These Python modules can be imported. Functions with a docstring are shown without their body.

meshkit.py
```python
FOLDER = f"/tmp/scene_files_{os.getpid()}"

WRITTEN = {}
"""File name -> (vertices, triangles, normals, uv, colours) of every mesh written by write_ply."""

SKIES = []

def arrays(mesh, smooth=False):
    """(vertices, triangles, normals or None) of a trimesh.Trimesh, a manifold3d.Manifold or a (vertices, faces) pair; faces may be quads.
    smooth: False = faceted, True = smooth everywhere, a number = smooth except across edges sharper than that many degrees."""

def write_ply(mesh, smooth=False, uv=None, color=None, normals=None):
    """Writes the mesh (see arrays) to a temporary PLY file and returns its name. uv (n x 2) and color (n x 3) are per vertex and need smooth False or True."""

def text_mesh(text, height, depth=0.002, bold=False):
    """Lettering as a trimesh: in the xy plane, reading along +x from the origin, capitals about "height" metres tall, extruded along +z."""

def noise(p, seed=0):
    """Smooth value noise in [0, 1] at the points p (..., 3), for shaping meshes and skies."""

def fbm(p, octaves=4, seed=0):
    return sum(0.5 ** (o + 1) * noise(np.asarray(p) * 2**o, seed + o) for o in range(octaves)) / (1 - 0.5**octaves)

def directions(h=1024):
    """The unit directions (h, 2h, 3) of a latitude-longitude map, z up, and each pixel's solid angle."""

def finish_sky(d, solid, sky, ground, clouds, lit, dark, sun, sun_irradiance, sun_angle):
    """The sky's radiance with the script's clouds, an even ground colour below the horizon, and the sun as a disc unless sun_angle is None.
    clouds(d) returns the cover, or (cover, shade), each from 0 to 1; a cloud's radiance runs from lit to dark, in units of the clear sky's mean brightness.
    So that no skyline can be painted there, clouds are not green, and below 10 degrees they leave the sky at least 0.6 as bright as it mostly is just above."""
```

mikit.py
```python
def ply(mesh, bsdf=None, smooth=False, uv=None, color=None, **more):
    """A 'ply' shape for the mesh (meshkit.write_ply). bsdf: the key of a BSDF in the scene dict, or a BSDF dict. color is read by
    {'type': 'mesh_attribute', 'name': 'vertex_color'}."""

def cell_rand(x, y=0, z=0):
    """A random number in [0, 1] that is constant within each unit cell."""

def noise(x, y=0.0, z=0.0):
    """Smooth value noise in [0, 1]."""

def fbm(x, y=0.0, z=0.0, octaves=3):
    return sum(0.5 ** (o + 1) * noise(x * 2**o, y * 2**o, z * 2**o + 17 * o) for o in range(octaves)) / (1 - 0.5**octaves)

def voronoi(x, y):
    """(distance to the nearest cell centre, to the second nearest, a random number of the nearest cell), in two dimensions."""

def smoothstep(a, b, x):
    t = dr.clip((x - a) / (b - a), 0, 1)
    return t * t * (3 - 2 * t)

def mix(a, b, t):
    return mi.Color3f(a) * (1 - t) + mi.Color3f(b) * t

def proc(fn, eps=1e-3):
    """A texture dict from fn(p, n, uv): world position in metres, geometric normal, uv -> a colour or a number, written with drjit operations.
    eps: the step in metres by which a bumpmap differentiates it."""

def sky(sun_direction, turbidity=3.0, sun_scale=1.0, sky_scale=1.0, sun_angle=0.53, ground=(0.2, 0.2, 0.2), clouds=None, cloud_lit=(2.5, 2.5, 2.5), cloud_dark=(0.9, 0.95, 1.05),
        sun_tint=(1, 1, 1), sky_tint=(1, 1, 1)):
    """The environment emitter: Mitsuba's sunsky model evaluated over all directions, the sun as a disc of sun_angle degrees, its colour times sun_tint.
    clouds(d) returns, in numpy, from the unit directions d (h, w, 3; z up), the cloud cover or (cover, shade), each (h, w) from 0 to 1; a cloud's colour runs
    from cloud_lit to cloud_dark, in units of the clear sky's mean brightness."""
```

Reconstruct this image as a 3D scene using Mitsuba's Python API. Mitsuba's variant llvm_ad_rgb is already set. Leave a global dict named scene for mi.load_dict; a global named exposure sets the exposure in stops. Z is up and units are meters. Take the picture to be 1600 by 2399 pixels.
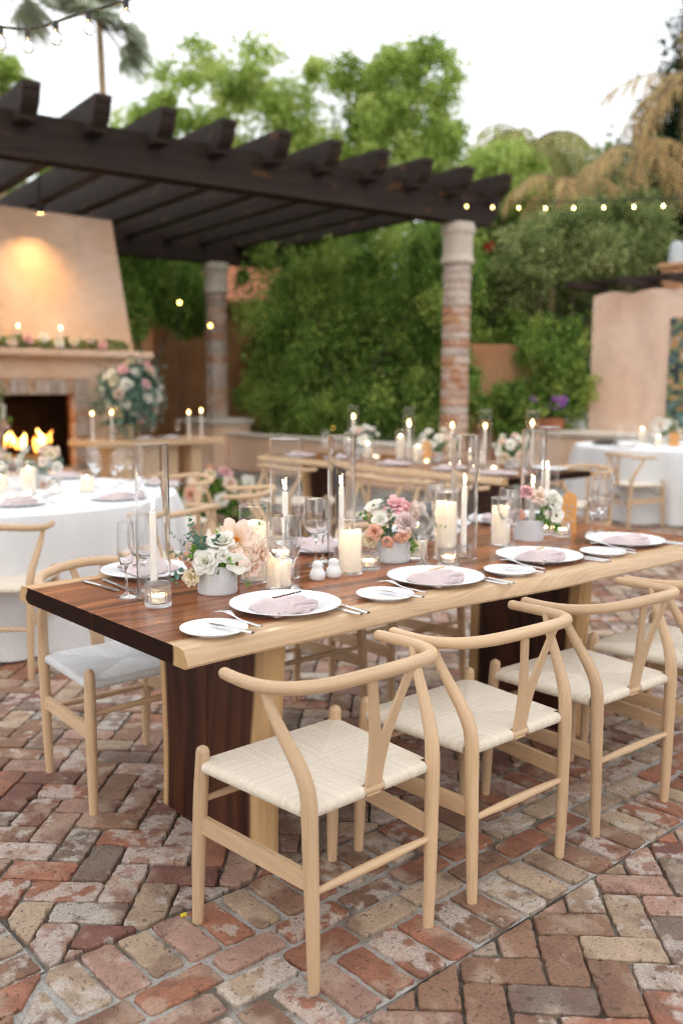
import math, random
import numpy as np, trimesh, shapely
import shapely.geometry as sg
import drjit as dr
import mitsuba as mi
import mikit, meshkit
from mikit import proc, noise, fbm, voronoi, cell_rand, smoothstep, mix, ply

# ------------------------------------------------------------------ camera, sky, exposure
T4 = mi.ScalarTransform4f
scene = {'type': 'scene'}
labels = {}
EYE = np.array([-1.1523, -1.8667, 1.3836])
FWD = np.array([0.66055, 0.73896, -0.13270])
UP = np.array([0.08382, 0.10306, 0.99114])
scene['camera'] = {'type': 'thinlens', 'fov': 40.62, 'fov_axis': 'x', 'to_world': T4().look_at(origin=EYE.tolist(), target=(EYE + FWD).tolist(), up=UP.tolist()),
                   'aperture_radius': 0.0094, 'focus_distance': 2.5, 'near_clip': 0.05, 'far_clip': 500.0}
exposure = 2.97
scene['sky'] = mikit.sky([-0.58, -0.66, 0.48], turbidity=3, sun_scale=0.08, sun_angle=70, sun_tint=(1.0, 1.0, 1.02), clouds=lambda d: 1.0, cloud_lit=(2.36, 2.4, 2.47), ground=(0.2, 0.17, 0.15))
rng = np.random.default_rng(7)
random.seed(7)

# ------------------------------------------------------------------ naming
used = {}
def numbered(name):
    n = used.get(name, 0)
    used[name] = n + 1
    return name if n == 0 else f'{name}_{n:03d}'
def thing(name, label, cat, group=None):
    k = numbered(name)
    labels[k] = {'label': label, 'category': cat}
    if group: labels[k]['group'] = group
    return k
def add(parent, name, shape, M=None, **lab):
    k = numbered(parent + '__' + name)
    scene[k] = dict(shape)
    if M is not None: scene[k]['to_world'] = T4(M)
    if lab: labels[k] = lab
    return k
def single(name, label, cat, shape, group=None, M=None):
    k = thing(name, label, cat, group)
    scene[k] = dict(shape)
    if M is not None: scene[k]['to_world'] = T4(M)
    return k
def struct(name, shape):
    k = numbered(name)
    if shape is not None: scene[k] = shape
    labels[k] = {'kind': 'structure'}
    return k
def place(proto, name, label, cat, M, group=None, skip=()):
    """proto: list of (part path, shape dict)"""
    k = thing(name, label, cat, group)
    for path, sh in proto:
        if path in skip: continue
        scene[k + '__' + path] = {**sh, 'to_world': T4(M)}
    return k
def proto_add(P, path, sh):
    have = [p for p, _ in P]
    q, n = path, 0
    while q in have:
        n += 1
        q = f'{path}_{n:03d}'
    P.append((q, sh))
    return q
def TR(x=0, y=0, z=0, rz=0, s=1.0, rx=0, ry=0):
    a = math.radians(rz)
    M = np.eye(4)
    R = np.array([[math.cos(a), -math.sin(a), 0], [math.sin(a), math.cos(a), 0], [0, 0, 1]])
    b = math.radians(rx)
    Rx = np.array([[1, 0, 0], [0, math.cos(b), -math.sin(b)], [0, math.sin(b), math.cos(b)]])
    c = math.radians(ry)
    Ry = np.array([[math.cos(c), 0, math.sin(c)], [0, 1, 0], [-math.sin(c), 0, math.cos(c)]])
    M[:3, :3] = R @ Ry @ Rx * s
    M[:3, 3] = [x, y, z]
    return M

# ------------------------------------------------------------------ mesh helpers: everything is (vertices, triangles[, uv])
def tris(q):
    q = np.asarray(q)
    return np.vstack([q[:, [0, 1, 2]], q[:, [0, 2, 3]]])
def grid(P, close_u=False, close_v=False):
    """P (nu, nv, 3) -> v, f"""
    nu, nv = P.shape[:2]
    i, j = np.meshgrid(np.arange(nu if close_u else nu - 1), np.arange(nv if close_v else nv - 1), indexing='ij')
    a, b = (i + 1) % nu, (j + 1) % nv
    q = np.stack([i * nv + j, a * nv + j, a * nv + b, i * nv + b], -1).reshape(-1, 4)
    return P.reshape(-1, 3), tris(q)
def cat(*ms):
    ms = [m for m in ms if m is not None]
    at = np.cumsum([0] + [len(m[0]) for m in ms])
    out = [np.vstack([m[0] for m in ms]), np.vstack([np.asarray(m[1]) + a for m, a in zip(ms, at)])]
    if all(len(m) > 2 for m in ms): out.append(np.vstack([m[2] for m in ms]))
    return tuple(out)
def moved(m, M):
    return (np.asarray(m[0]) @ M[:3, :3].T + M[:3, 3], *m[1:])
def box(x0, x1, y0, y1, z0, z1, ch=0.004):
    """box with chamfered edges"""
    P = []
    for a, (xa, sx) in enumerate(((x0, 1), (x1, -1))):
        for ya, sy in ((y0, 1), (y1, -1)):
            for za, sz in ((z0, 1), (z1, -1)):
                P += [(xa, ya + sy * ch, za + sz * ch), (xa + sx * ch, ya, za + sz * ch), (xa + sx * ch, ya + sy * ch, za)]
    h = trimesh.convex.convex_hull(np.array(P))
    return np.array(h.vertices), np.array(h.faces)
def spline(P, n):
    from scipy.interpolate import CubicSpline
    P = np.asarray(P, float)
    t = np.r_[0, np.cumsum(np.linalg.norm(np.diff(P[:, :3], axis=0), axis=1))]
    return CubicSpline(t, P)(np.linspace(0, t[-1], n))
def tube(P, r, sides=10, cap=True, flat=None):
    """swept round (or flattened: flat = (k, axis)) tube with rounded ends; r scalar or per point; uv = (around, along in m)"""
    P = np.asarray(P, float)
    n = len(P)
    r = np.broadcast_to(r, (n,)).astype(float).copy()
    t = np.gradient(P, axis=0)
    t /= np.linalg.norm(t, axis=1, keepdims=True) + 1e-12
    if cap:
        a0, a1 = P[0] - 0 * t[0], P[-1]
        P = np.vstack([a0 - t[0] * r[0] * 0.85, a0 - t[0] * r[0] * 0.5, P, a1 + t[-1] * r[-1] * 0.5, a1 + t[-1] * r[-1] * 0.85])
        r = np.r_[r[0] * 0.3, r[0] * 0.82, r, r[-1] * 0.82, r[-1] * 0.3]
        t = np.vstack([t[0], t[0], t, t[-1], t[-1]])
        n += 4
    a = np.cross(t[0], [0, 0, 1.0] if abs(t[0, 2]) < 0.9 else [1.0, 0, 0])
    A = []
    for k in range(n):
        a = a - t[k] * (a @ t[k])
        a /= np.linalg.norm(a)
        A.append(a)
    A = np.array(A)
    B = np.cross(t, A)
    ang = np.arange(sides) * 2 * np.pi / sides
    kz = 1.0 if flat is None else flat
    V = P[:, None] + r[:, None, None] * (np.cos(ang)[None, :, None] * A[:, None] + kz * np.sin(ang)[None, :, None] * B[:, None])
    v, f = grid(V, close_v=True)
    L = np.r_[0, np.cumsum(np.linalg.norm(np.diff(P, axis=0), axis=1))]
    uv = np.stack([np.broadcast_to(np.arange(sides) / sides, (n, sides)), np.broadcast_to(L[:, None], (n, sides))], -1).reshape(-1, 2)
    c = len(v)
    v = np.vstack([v, P[0] - t[0] * r[0] * 0.2, P[-1] + t[-1] * r[-1] * 0.2])
    uv = np.vstack([uv, [[0, 0], [0, L[-1]]]])
    i = np.arange(sides)
    f = np.vstack([f[:, ::-1], np.stack([i * 0 + c, i, (i + 1) % sides], 1)[:, ::-1], np.stack([i * 0 + c + 1, (n - 1) * sides + (i + 1) % sides, (n - 1) * sides + i], 1)[:, ::-1]])
    return v, f[:, ::-1], uv
def lathe(prof, n=32, wob=None):
    """prof [(r, z)...] -> mesh; give closed solids as a profile that starts and ends on the axis"""
    p = np.asarray(prof, float)
    a = np.arange(n) * 2 * np.pi / n
    V = np.stack([p[:, None, 0] * np.cos(a), p[:, None, 0] * np.sin(a), np.broadcast_to(p[:, None, 1], (len(p), n))], -1)
    v, f = grid(V, close_v=True)
    f = f[:, ::-1]
    ar = np.linalg.norm(np.cross(v[f[:, 1]] - v[f[:, 0]], v[f[:, 2]] - v[f[:, 0]]), axis=1)
    return v, f[ar > 1e-12]
def extrude(poly, h, M=None):
    m = trimesh.creation.extrude_polygon(poly, h, engine='earcut')
    r = (np.array(m.vertices), np.array(m.faces))
    return moved(r, M) if M is not None else r
def S(m, mat, smooth=30, **k):
    """shape dict; keeps uv when given (then smooth must be True/False)"""
    if len(m) > 2:
        return ply((m[0], m[1]), mat, smooth=(True if smooth is not False else False), uv=m[2], **k)
    return ply((m[0], m[1]), mat, smooth=smooth, **k)
def fuv(m, u, v):
    return m[0], m[1], np.tile([[u, v]], (len(m[0]), 1))

# ------------------------------------------------------------------ materials
def C(*a): return mi.Color3f(*a)
def P_(name, col, rough=0.5, spec=0.5, **k):
    d = {'type': 'principled', 'base_color': {'type': 'rgb', 'value': list(col)} if not callable(col) else proc(col), 'roughness': rough if not callable(rough) else proc(rough), 'specular': spec, **k}
    scene[name] = {'type': 'twosided', 'bsdf': d}
def bumped(name, col, bump, scale, rough=0.5, spec=0.5, eps=1e-3, **k):
    d = {'type': 'principled', 'base_color': {'type': 'rgb', 'value': list(col)} if not callable(col) else proc(col), 'roughness': rough if not callable(rough) else proc(rough), 'specular': spec, **k}
    scene[name] = {'type': 'twosided', 'bsdf': {'type': 'bumpmap', 'arbitrary': proc(bump, eps=eps), 'scale': scale, 'bsdf': d}}

def brick_col(p, n, uv):
    t = uv.x * 6
    cols = [(.265, .118, .075), (.205, .118, .078), (.33, .245, .175), (.295, .182, .142), (.180, .137, .110), (.165, .078, .060)]
    c = C(*cols[0])
    for i in range(1, 6):
        c = dr.select(t >= i, C(*cols[i]), c)
    fr = t - dr.floor(t)
    b = fbm(p.x * 16 + uv.x * 91, p.y * 16 + uv.y * 57, 0, 4)
    c = c * (0.62 + 0.5 * b + 0.3 * fr)
    c = mix(c, C(.14, .075, .055), smoothstep(.5, .72, fbm(p.x * 9 + 31, p.y * 9 + uv.x * 40, 3, 3)) * .6)
    c = mix(c, C(.40, .31, .24), smoothstep(.55, .75, fbm(p.x * 11 + 3, p.y * 11 + uv.y * 40, 8, 3)) * .5)
    g = noise(p.x * 260, p.y * 260, 1)
    c = c * (0.86 + 0.28 * g)
    h = noise(p.x * 520, p.y * 520, 4)
    lime = smoothstep(0, .20, fbm(p.x * 24 + uv.y * 33, p.y * 24 - uv.x * 71, 5, 5) - .90 + uv.y * .58)
    c = mix(c, C(.49, .45, .405), lime * (.25 + .35 * g + .3 * h))
    wx, wy = p.x + .012 * fbm(p.x * 40, p.y * 40, 9, 2), p.y + .012 * fbm(p.x * 40 + 5, p.y * 40, 3, 2)
    pit = smoothstep(.84, .90, noise(wx * 130 + 7, wy * 130, 2)) + .8 * smoothstep(.82, .9, noise(wx * 270, wy * 270 + 3, 2))
    c = mix(c, C(.05, .036, .03), dr.minimum(pit, 1) * .6)
    c = c * (.9 + .2 * h)
    return c
def brick_bump(p, n, uv):
    return fbm(p.x * 70, p.y * 70, p.z * 70, 4) + .5 * fbm(p.x * 25 + 4, p.y * 25, 2, 2)
bumped('m_brick', brick_col, brick_bump, .006, rough=.78, spec=.35, eps=.0015)
def mortar_col(p, n, uv):
    a = fbm(p.x * 5, p.y * 5, 1, 3)
    c = mix(C(.10, .085, .072), C(.28, .265, .245), smoothstep(.36, .56, a))
    return c * (.7 + .6 * noise(p.x * 230, p.y * 230, 0))
bumped('m_mortar', mortar_col, lambda p, n, uv: fbm(p.x * 60, p.y * 60, 0, 4), .012, rough=.95, spec=.1, eps=.002)
def cement_col(p, n, uv):
    c = mix(C(.30, .285, .265), C(.42, .405, .38), fbm(p.x * 14, p.y * 14, 2, 4))
    c = mix(c, C(.15, .125, .1), smoothstep(.55, .75, fbm(p.x * 8 + 9, p.y * 8, 7, 3)))
    return c * (.78 + .44 * noise(p.x * 240, p.y * 240, 0))
bumped('m_cement', cement_col, lambda p, n, uv: fbm(p.x * 80, p.y * 80, 0, 4), .008, rough=.95, spec=.1, eps=.002)

def slab_col(p, n, uv):
    """tabletop along x: dark heart wood, pale sapwood at the live edges; uv.x = metres to the nearest live edge, uv.y = grain seed"""
    w = fbm(p.x * 1.3 + uv.y * 9, p.y * 5, 2, 3) - .5
    s = p.y * 30 + w * 4.5 + p.z * 2
    g = fbm(s, p.x * .9 + uv.y * 7, 3, 3)
    g2 = noise(s * 9, p.x * 5, 2)
    c = mix(C(.120, .039, .016), C(.28, .10, .039), smoothstep(.28, .7, g))
    c = mix(c, C(.020, .009, .006), smoothstep(.58, .76, fbm(p.y * 60 + w * 8 + 40, p.x * .7 + uv.y, 5, 2)) * .5)
    c = c * (.78 + .44 * g2)
    c = dr.select(dr.abs(n.x) > .9, c * .08 + C(.010, .004, .0025), c)
    sap = mix(C(.47, .315, .18), C(.58, .415, .26), g) * (.88 + .2 * g2)
    sap = mix(sap, C(.36, .19, .08), smoothstep(.6, .8, fbm(p.x * 5, p.y * 12, p.z * 12, 3)) * .35)
    e = uv.x + (fbm(p.x * 2.2, uv.y * 30, 1, 3) - .5) * .05
    return mix(sap, c, smoothstep(.050, .082, e))
bumped('m_slab', slab_col, lambda p, n, uv: fbm(p.y * 160, p.x * 6, p.z * 160, 2), .0007, rough=lambda p, n, uv: dr.select(dr.abs(n.x) > .9, mi.Float(.65), mi.Float(.24)), spec=.3, eps=.001)
def end_col(p, n, uv):
    c = C(.020, .0080, .0050) * (.7 + .6 * fbm(p.y * 40, p.z * 60, p.x * 9, 3))
    sap = mix(C(.40, .24, .11), C(.52, .35, .19), fbm(p.y * 30, p.z * 60, 1, 3))
    return mix(sap, c, smoothstep(.048, .060, uv.x + (fbm(p.y * 9, p.z * 20, 2, 2) - .5) * .02))
P_('m_end_grain', end_col, rough=.8, spec=.08)
def panel_col(p, n, uv):
    """standing slab: grain runs up; same meaning of uv"""
    s = uv.x * 26 + fbm(p.z * 1.4 + uv.y * 5, uv.x * 4, uv.y, 2) * 5
    g = fbm(s, p.z * 1.2, uv.y * 11, 3)
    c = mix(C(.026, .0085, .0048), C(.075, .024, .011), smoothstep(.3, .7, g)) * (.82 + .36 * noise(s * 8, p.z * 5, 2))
    sap = mix(C(.48, .29, .13), C(.60, .40, .21), g)
    return mix(sap, c, smoothstep(.036, .060, uv.x + (fbm(p.z * 3, uv.y * 20, 1, 2) - .5) * .03))
P_('m_panel', panel_col, rough=.4, spec=.25)
def beech_col(p, n, uv):
    g = fbm(uv.x * 9 + 3, uv.y * 5, p.x * .7 + 1, 3)
    f = noise(uv.x * 60, uv.y * 14, 2) - .9 * smoothstep(.70, .82, fbm(uv.x * 26, uv.y * 5 + 7, p.y * .8, 2))
    c = mix(C(.49, .325, .19), C(.61, .44, .28), g) * (.93 + .13 * f)
    return c * (.84 + .28 * noise(p.x * 1.6, p.y * 1.6, 3)) * (.95 + .1 * noise(p.x * 9, p.y * 9, p.z * 9))
P_('m_beech', beech_col, rough=.42, spec=.4)
def cord_col(p, n, uv):
    s = dr.cos(2 * math.pi * uv.x)
    tw = noise(uv.x * 1.0 + 5, uv.y * 260 + uv.x * 3, 1)
    k = cell_rand(uv.x + 200.5, 1, 2)
    return mix(C(.60, .53, .435), C(.75, .69, .59), .5 * k + .5 * tw) * (.95 + .05 * s)
P_('m_cord', cord_col, rough=.75, spec=.2)
P_('m_cord_shaded', lambda p, n, uv: mix(C(.50, .51, .52), C(.61, .62, .63), cell_rand(uv.x + 200.5, 1, 2)), rough=.75, spec=.2)  # same cord as the other seats, cool shade put into its colour
# ------------------------------------------------------------------ paving: herringbone panels inside straight brick bands
W_B, J = .104, .007
def clean(poly, gap):
    q = poly.buffer(-gap, join_style=2)
    if q.is_empty or q.area < .0008: return None
    if q.geom_type != 'Polygon': q = max(q.geoms, key=lambda g: g.area)
    return q
def brick_mesh(poly, n, seed, rough=1.0):
    r = np.random.default_rng(seed)
    rad = .004 + .009 * r.random() ** 2
    q = poly.buffer(-rad, join_style=1)
    q = q.buffer(rad * .95, quad_segs=3) if not q.is_empty and q.geom_type == 'Polygon' else poly
    if q.geom_type != 'Polygon': q = poly
    L = q.exterior.length
    pts = np.array([q.exterior.interpolate(k / n * L).coords[0] for k in range(n)])
    c = np.array(q.centroid.coords[0])
    if sg.LinearRing(pts).is_ccw is False: pts = pts[::-1]
    d = pts - c
    ang = np.arctan2(d[:, 1], d[:, 0])
    rough = rough * min(1.0, L / .52) ** 2
    w = .0048 * rough * (meshkit.fbm(np.stack([np.cos(ang) * 4.2 + seed * 3.1, np.sin(ang) * 4.2, ang * 0 + 1], 1), 3, seed % 97) - .5) * 2
    chip = np.where(r.random(n) < .12, -.008 * r.random(n) * rough, 0)
    d = d * (1 + (w + chip) / np.linalg.norm(d, axis=1))[:, None]
    h0, tilt, bev = float(np.clip(.0022 * r.normal(), -.0035, .004)), r.normal(0, .010, 2), .003 + .003 * r.random()
    def ring(scale, z, amp):
        dd = d - d / np.linalg.norm(d, axis=1)[:, None] * scale if scale < .02 else d * (1 - scale)
        zz = z + h0 + dd @ tilt + amp * (meshkit.fbm(np.c_[(dd + c) * 24, np.full(n, .5)], 2, 5) - .5)
        return np.c_[dd + c, zz]
    rings = [ring(-.001, -.04, 0), ring(.0, -bev, .003), ring(bev * .45, -bev * .28, .003), ring(bev * 1.2, 0, .004), ring(.42, .0012, .005)]
    V = np.vstack([np.vstack(rings), [[c[0], c[1], h0 + .0012 + .004 * (r.random() - .5)]]])
    m = len(rings)
    v, f = grid(np.array(rings), close_v=True)
    i = np.arange(n)
    f = np.vstack([f[:, ::-1], np.stack([(m - 1) * n + i, (m - 1) * n + (i + 1) % n, i * 0 + m * n], 1)])
    return V, f
bricks = []          # (polygon, tone, lime)
bx0, bx1, by0, by1 = -.309, -.935, .126, -.498
CR = np.array([[1, -1], [1, 1]]) / 2 ** .5    # rows: e1, e2 of the turned lattice
def lattice(a0, b0, region, tones, xr, yr):
    N = 140
    for i in range(-N, N):
        for j in range(-N, N):
            s = (i + j) % 4
            if s not in (0, 2): continue
            a, b = a0 + i * W_B, b0 + j * W_B
            w, h = (2 * W_B, W_B) if s == 0 else (W_B, 2 * W_B)
            mid = np.array([a + w / 2, b + h / 2]) @ CR
            if not (xr[0] < mid[0] < xr[1] and yr[0] < mid[1] < yr[1]): continue
            p = sg.Polygon([tuple(np.array(q) @ CR) for q in ((a, b), (a + w, b), (a + w, b + h), (a, b + h))])
            if not region.contains(p): p = p.intersection(region)
            if p.is_empty or p.geom_type != 'Polygon': continue
            bricks.append((p, tones))
lattice(-.599, .266, sg.box(bx0 + .003, by0 + .003, 30, 30), 'h', (-.5, 11), (0, 11))
lattice(.887, .094, sg.box(-3, -3, 12, by1 - .003), 'h', (-.5, 5.5), (-2.2, -.4))
MIT = sg.Polygon([(-.309, .126), (-2.309, -1.874), (12, -1.874), (12, .126)])       # paving south of the mitred corner of the two bands
def courses(x0, x1, ys, kinds):
    for (y0, y1), kd in zip(ys, kinds):
        x = x0 - .9 - .07 * (y0 * 50 % 1)
        while x < x1:
            w = (.104 if kd == 's' else .208) * (1 + .05 * rng.normal())
            p = sg.box(x, y0 + .002 * rng.normal(), x + w, y1 + .002 * rng.normal()).intersection(MIT)
            if p.geom_type == 'Polygon' and p.area > .002: bricks.append((p, 'b'))
            x += w
YS = [(.126 - .212, .126), (.126 - .314, .126 - .214), (.126 - .416, .126 - .316), (.126 - .624, .126 - .418)]
courses(-.31, 9.0, YS, 'slls')
# the band that turns the corner and runs away on the left (only its first metre is in view)
MI2 = sg.Polygon([(-.309, .126), (-2.309, -1.874), (-2.309, 4), (-.309, 4)])
for k in range(-6, 14):
    for q in (sg.box(-.309 - .212, .126 + .104 * k, -.309, .126 + .104 * (k + 1)), sg.box(-.309 - .624, .126 + .104 * k, -.309 - .418, .126 + .104 * (k + 1)), sg.box(-.309 - .314, .03 + .208 * k, -.309 - .214, .03 + .208 * (k + 1)), sg.box(-.309 - .416, -.07 + .208 * k, -.309 - .316, -.07 + .208 * (k + 1))):
        q = q.intersection(MI2)
        if q.geom_type == 'Polygon' and q.area > .002: bricks.append((q, 'b'))
def view(c):
    d = np.array([c[0], c[1], 0]) - EYE
    R = np.cross(FWD, UP)
    zz = d @ FWD
    return zz, (.5 + 1.352 * (d @ R) / max(zz, .1)), (.5 - 1.352 * .6667 * (d @ UP) / max(zz, .1))
found = []
for k, (p, kind) in enumerate(bricks):
    c = p.centroid.coords[0]
    zz, u, v = view(c)
    if zz < 1.2 or not (-.35 < u < 1.35) or zz > 10.5 or v > 1.3: continue
    q = clean(p, J / 2 * (1 + .25 * rng.normal()) if kind == 'h' else .0080 * (1 + .3 * rng.normal()))
    if q is None: continue
    inside = -.03 < u < 1.03 and v < 1.03
    found.append((zz + (0 if inside else 100), q, kind, k))
found.sort(key=lambda t: t[0])
def tone(kind, r):
    # 0 orange red 1 brown 2 buff 3 pink 4 grey brown 5 maroon
    w = [.12, .26, .13, .21, .18, .10] if kind == 'h' else [.33, .26, .25, .12, .01, .03]
    i = r.choice(6, p=np.array(w) / sum(w))
    return (i + .05 + .9 * r.random()) / 6, r.random() ** 1.1
pave = numbered('pavement')
g = np.linspace(-60, 60, 3)
scene[pave] = S(box(-80, 80, -80, 80, -.12, -.014, .001), 'm_mortar', False)
labels[pave] = {'kind': 'structure'}
far_v = []
nb = 0
for zz, q, kind, k in found:
    r = np.random.default_rng(k + 11)
    near = nb < 300
    m = brick_mesh(q, 36 if zz < 3.4 else 24 if zz < 4.8 else 14, k + 1)
    m = fuv(m, *tone(kind, r))
    if near and zz < 100:
        add(pave, 'brick', S(m, 'm_brick', 60 if False else True))
        nb += 1
    else:
        far_v.append(m)
add(pave, 'far_bricks', S(cat(*far_v), 'm_brick'), kind='stuff')
xs, ys = np.arange(-.93, 9, .03), np.linspace(by1 + .004, by0 - .004, 26)
X, Y = np.meshgrid(xs, ys, indexing='ij')
Z = -.0095 + .005 * (meshkit.fbm(np.stack([X * 14, Y * 14, X * 0], -1), 3, 3) - .5)
mv, mf = grid(np.stack([X, Y, Z], -1))
Y2, X2 = np.meshgrid(np.arange(.13, 1.6, .04), np.linspace(-.935, -.313, 20), indexing='ij')
m2 = grid(np.stack([X2, Y2, -.0095 + .004 * (meshkit.fbm(np.stack([X2 * 14, Y2 * 14, X2 * 0], -1), 3, 3) - .5)], -1))
add(pave, 'cement_joint', S(cat((mv, mf), (m2[0], m2[1][:, ::-1])), 'm_cement', True))

# ------------------------------------------------------------------ wishbone chair
def seat_mesh(strand=.0046, fine=True):
    zr, R, zc = .444, .0150, .434
    FLc, FRc, RRc, RLc = (-.226, .190), (.226, .190), (.198, -.190), (-.198, -.190)
    out = []
    C0 = np.array([0, .004])
    for name, A, B in (('front', FRc, FLc), ('left', FLc, RLc), ('rear', RLc, RRc), ('right', RRc, FRc)):
        A, B = np.array(A), np.array(B)
        e = (B - A) / np.linalg.norm(B - A)
        inn = np.array([-e[1], e[0]])
        if inn @ (C0 - A) < 0: inn = -inn
        Ls = np.linalg.norm(B - A)
        H, sC = (C0 - A) @ inn, ((C0 - A) @ e) / Ls
        ns = int(Ls / strand)
        sub = 4 if fine else 1
        s = np.arange(ns * sub + 1) / (ns * sub)
        pad = .012 / Ls
        sp = pad + s * (1 - 2 * pad)                         # the cord starts beside the leg
        cor = (np.array([0, .00075, .0011, .00075])[np.arange(len(s)) % 4] if fine else 0 * s)
        dm = H * np.where(sp < sC, sp / sC, (1 - sp) / (1 - sC))
        rows = []
        for phi in np.radians([215, 180, 150, 120, 90, 60, 30, 0]):
            rr = R + cor
            base = A[None] + e[None] * (sp * Ls)[:, None] - inn[None] * (rr * math.sin(phi))[:, None]
            rows.append(np.c_[base, zr - R + rr * math.cos(phi)])
        if name == 'rear':
            gap = np.abs((sp - .5) * Ls) < .034
        for lam in np.linspace(0, 1, 9)[1:] if fine else (.3, .65, 1):
            dd = dm * lam + .0025 * (lam == 1)
            base = A[None] + e[None] * (sp * Ls)[:, None] + inn[None] * dd[:, None]
            h = dd / H
            rows.append(np.c_[base, zr + (zc - zr) * h ** .8 + cor + .0022 * np.sin(np.pi * h)])
        P = np.array(rows)
        V, F = grid(P)
        uv = np.stack([np.broadcast_to(s * ns, P.shape[:2]), np.broadcast_to(np.linspace(0, .2, len(rows))[:, None], P.shape[:2])], -1).reshape(-1, 2)
        if name == 'rear':
            nv = P.shape[1]
            r, c = F // nv, F % nv
            F = F[~((r.min(1) < 7) & (gap[c].all(1)))]
        out.append((V, F, uv))
        low = np.c_[A[None] + e[None] * (sp * Ls)[:, None] + inn[None] * (dm * .0 + .006)[:, None], np.full(len(s), zr - 2 * R)]
        mid = np.c_[A[None] + e[None] * (sp * Ls)[:, None] + inn[None] * dm[:, None], np.full(len(s), zr - 2 * R + .006)]
        V, F = grid(np.array([low, mid]))
        out.append((V, F, np.stack([np.tile(s * ns, 2), np.repeat([0, .2], len(s))], -1)))
    return cat(*out)
RAILP = [(-.258, .047, .713), (-.262, -.05, .714), (-.246, -.13, .718), (-.189, -.208, .728), (-.10, -.247, .738), (0, -.262, .743)]
RAILP = np.array(RAILP + [(-x, y, z) for x, y, z in RAILP[:-1]][::-1])
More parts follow.
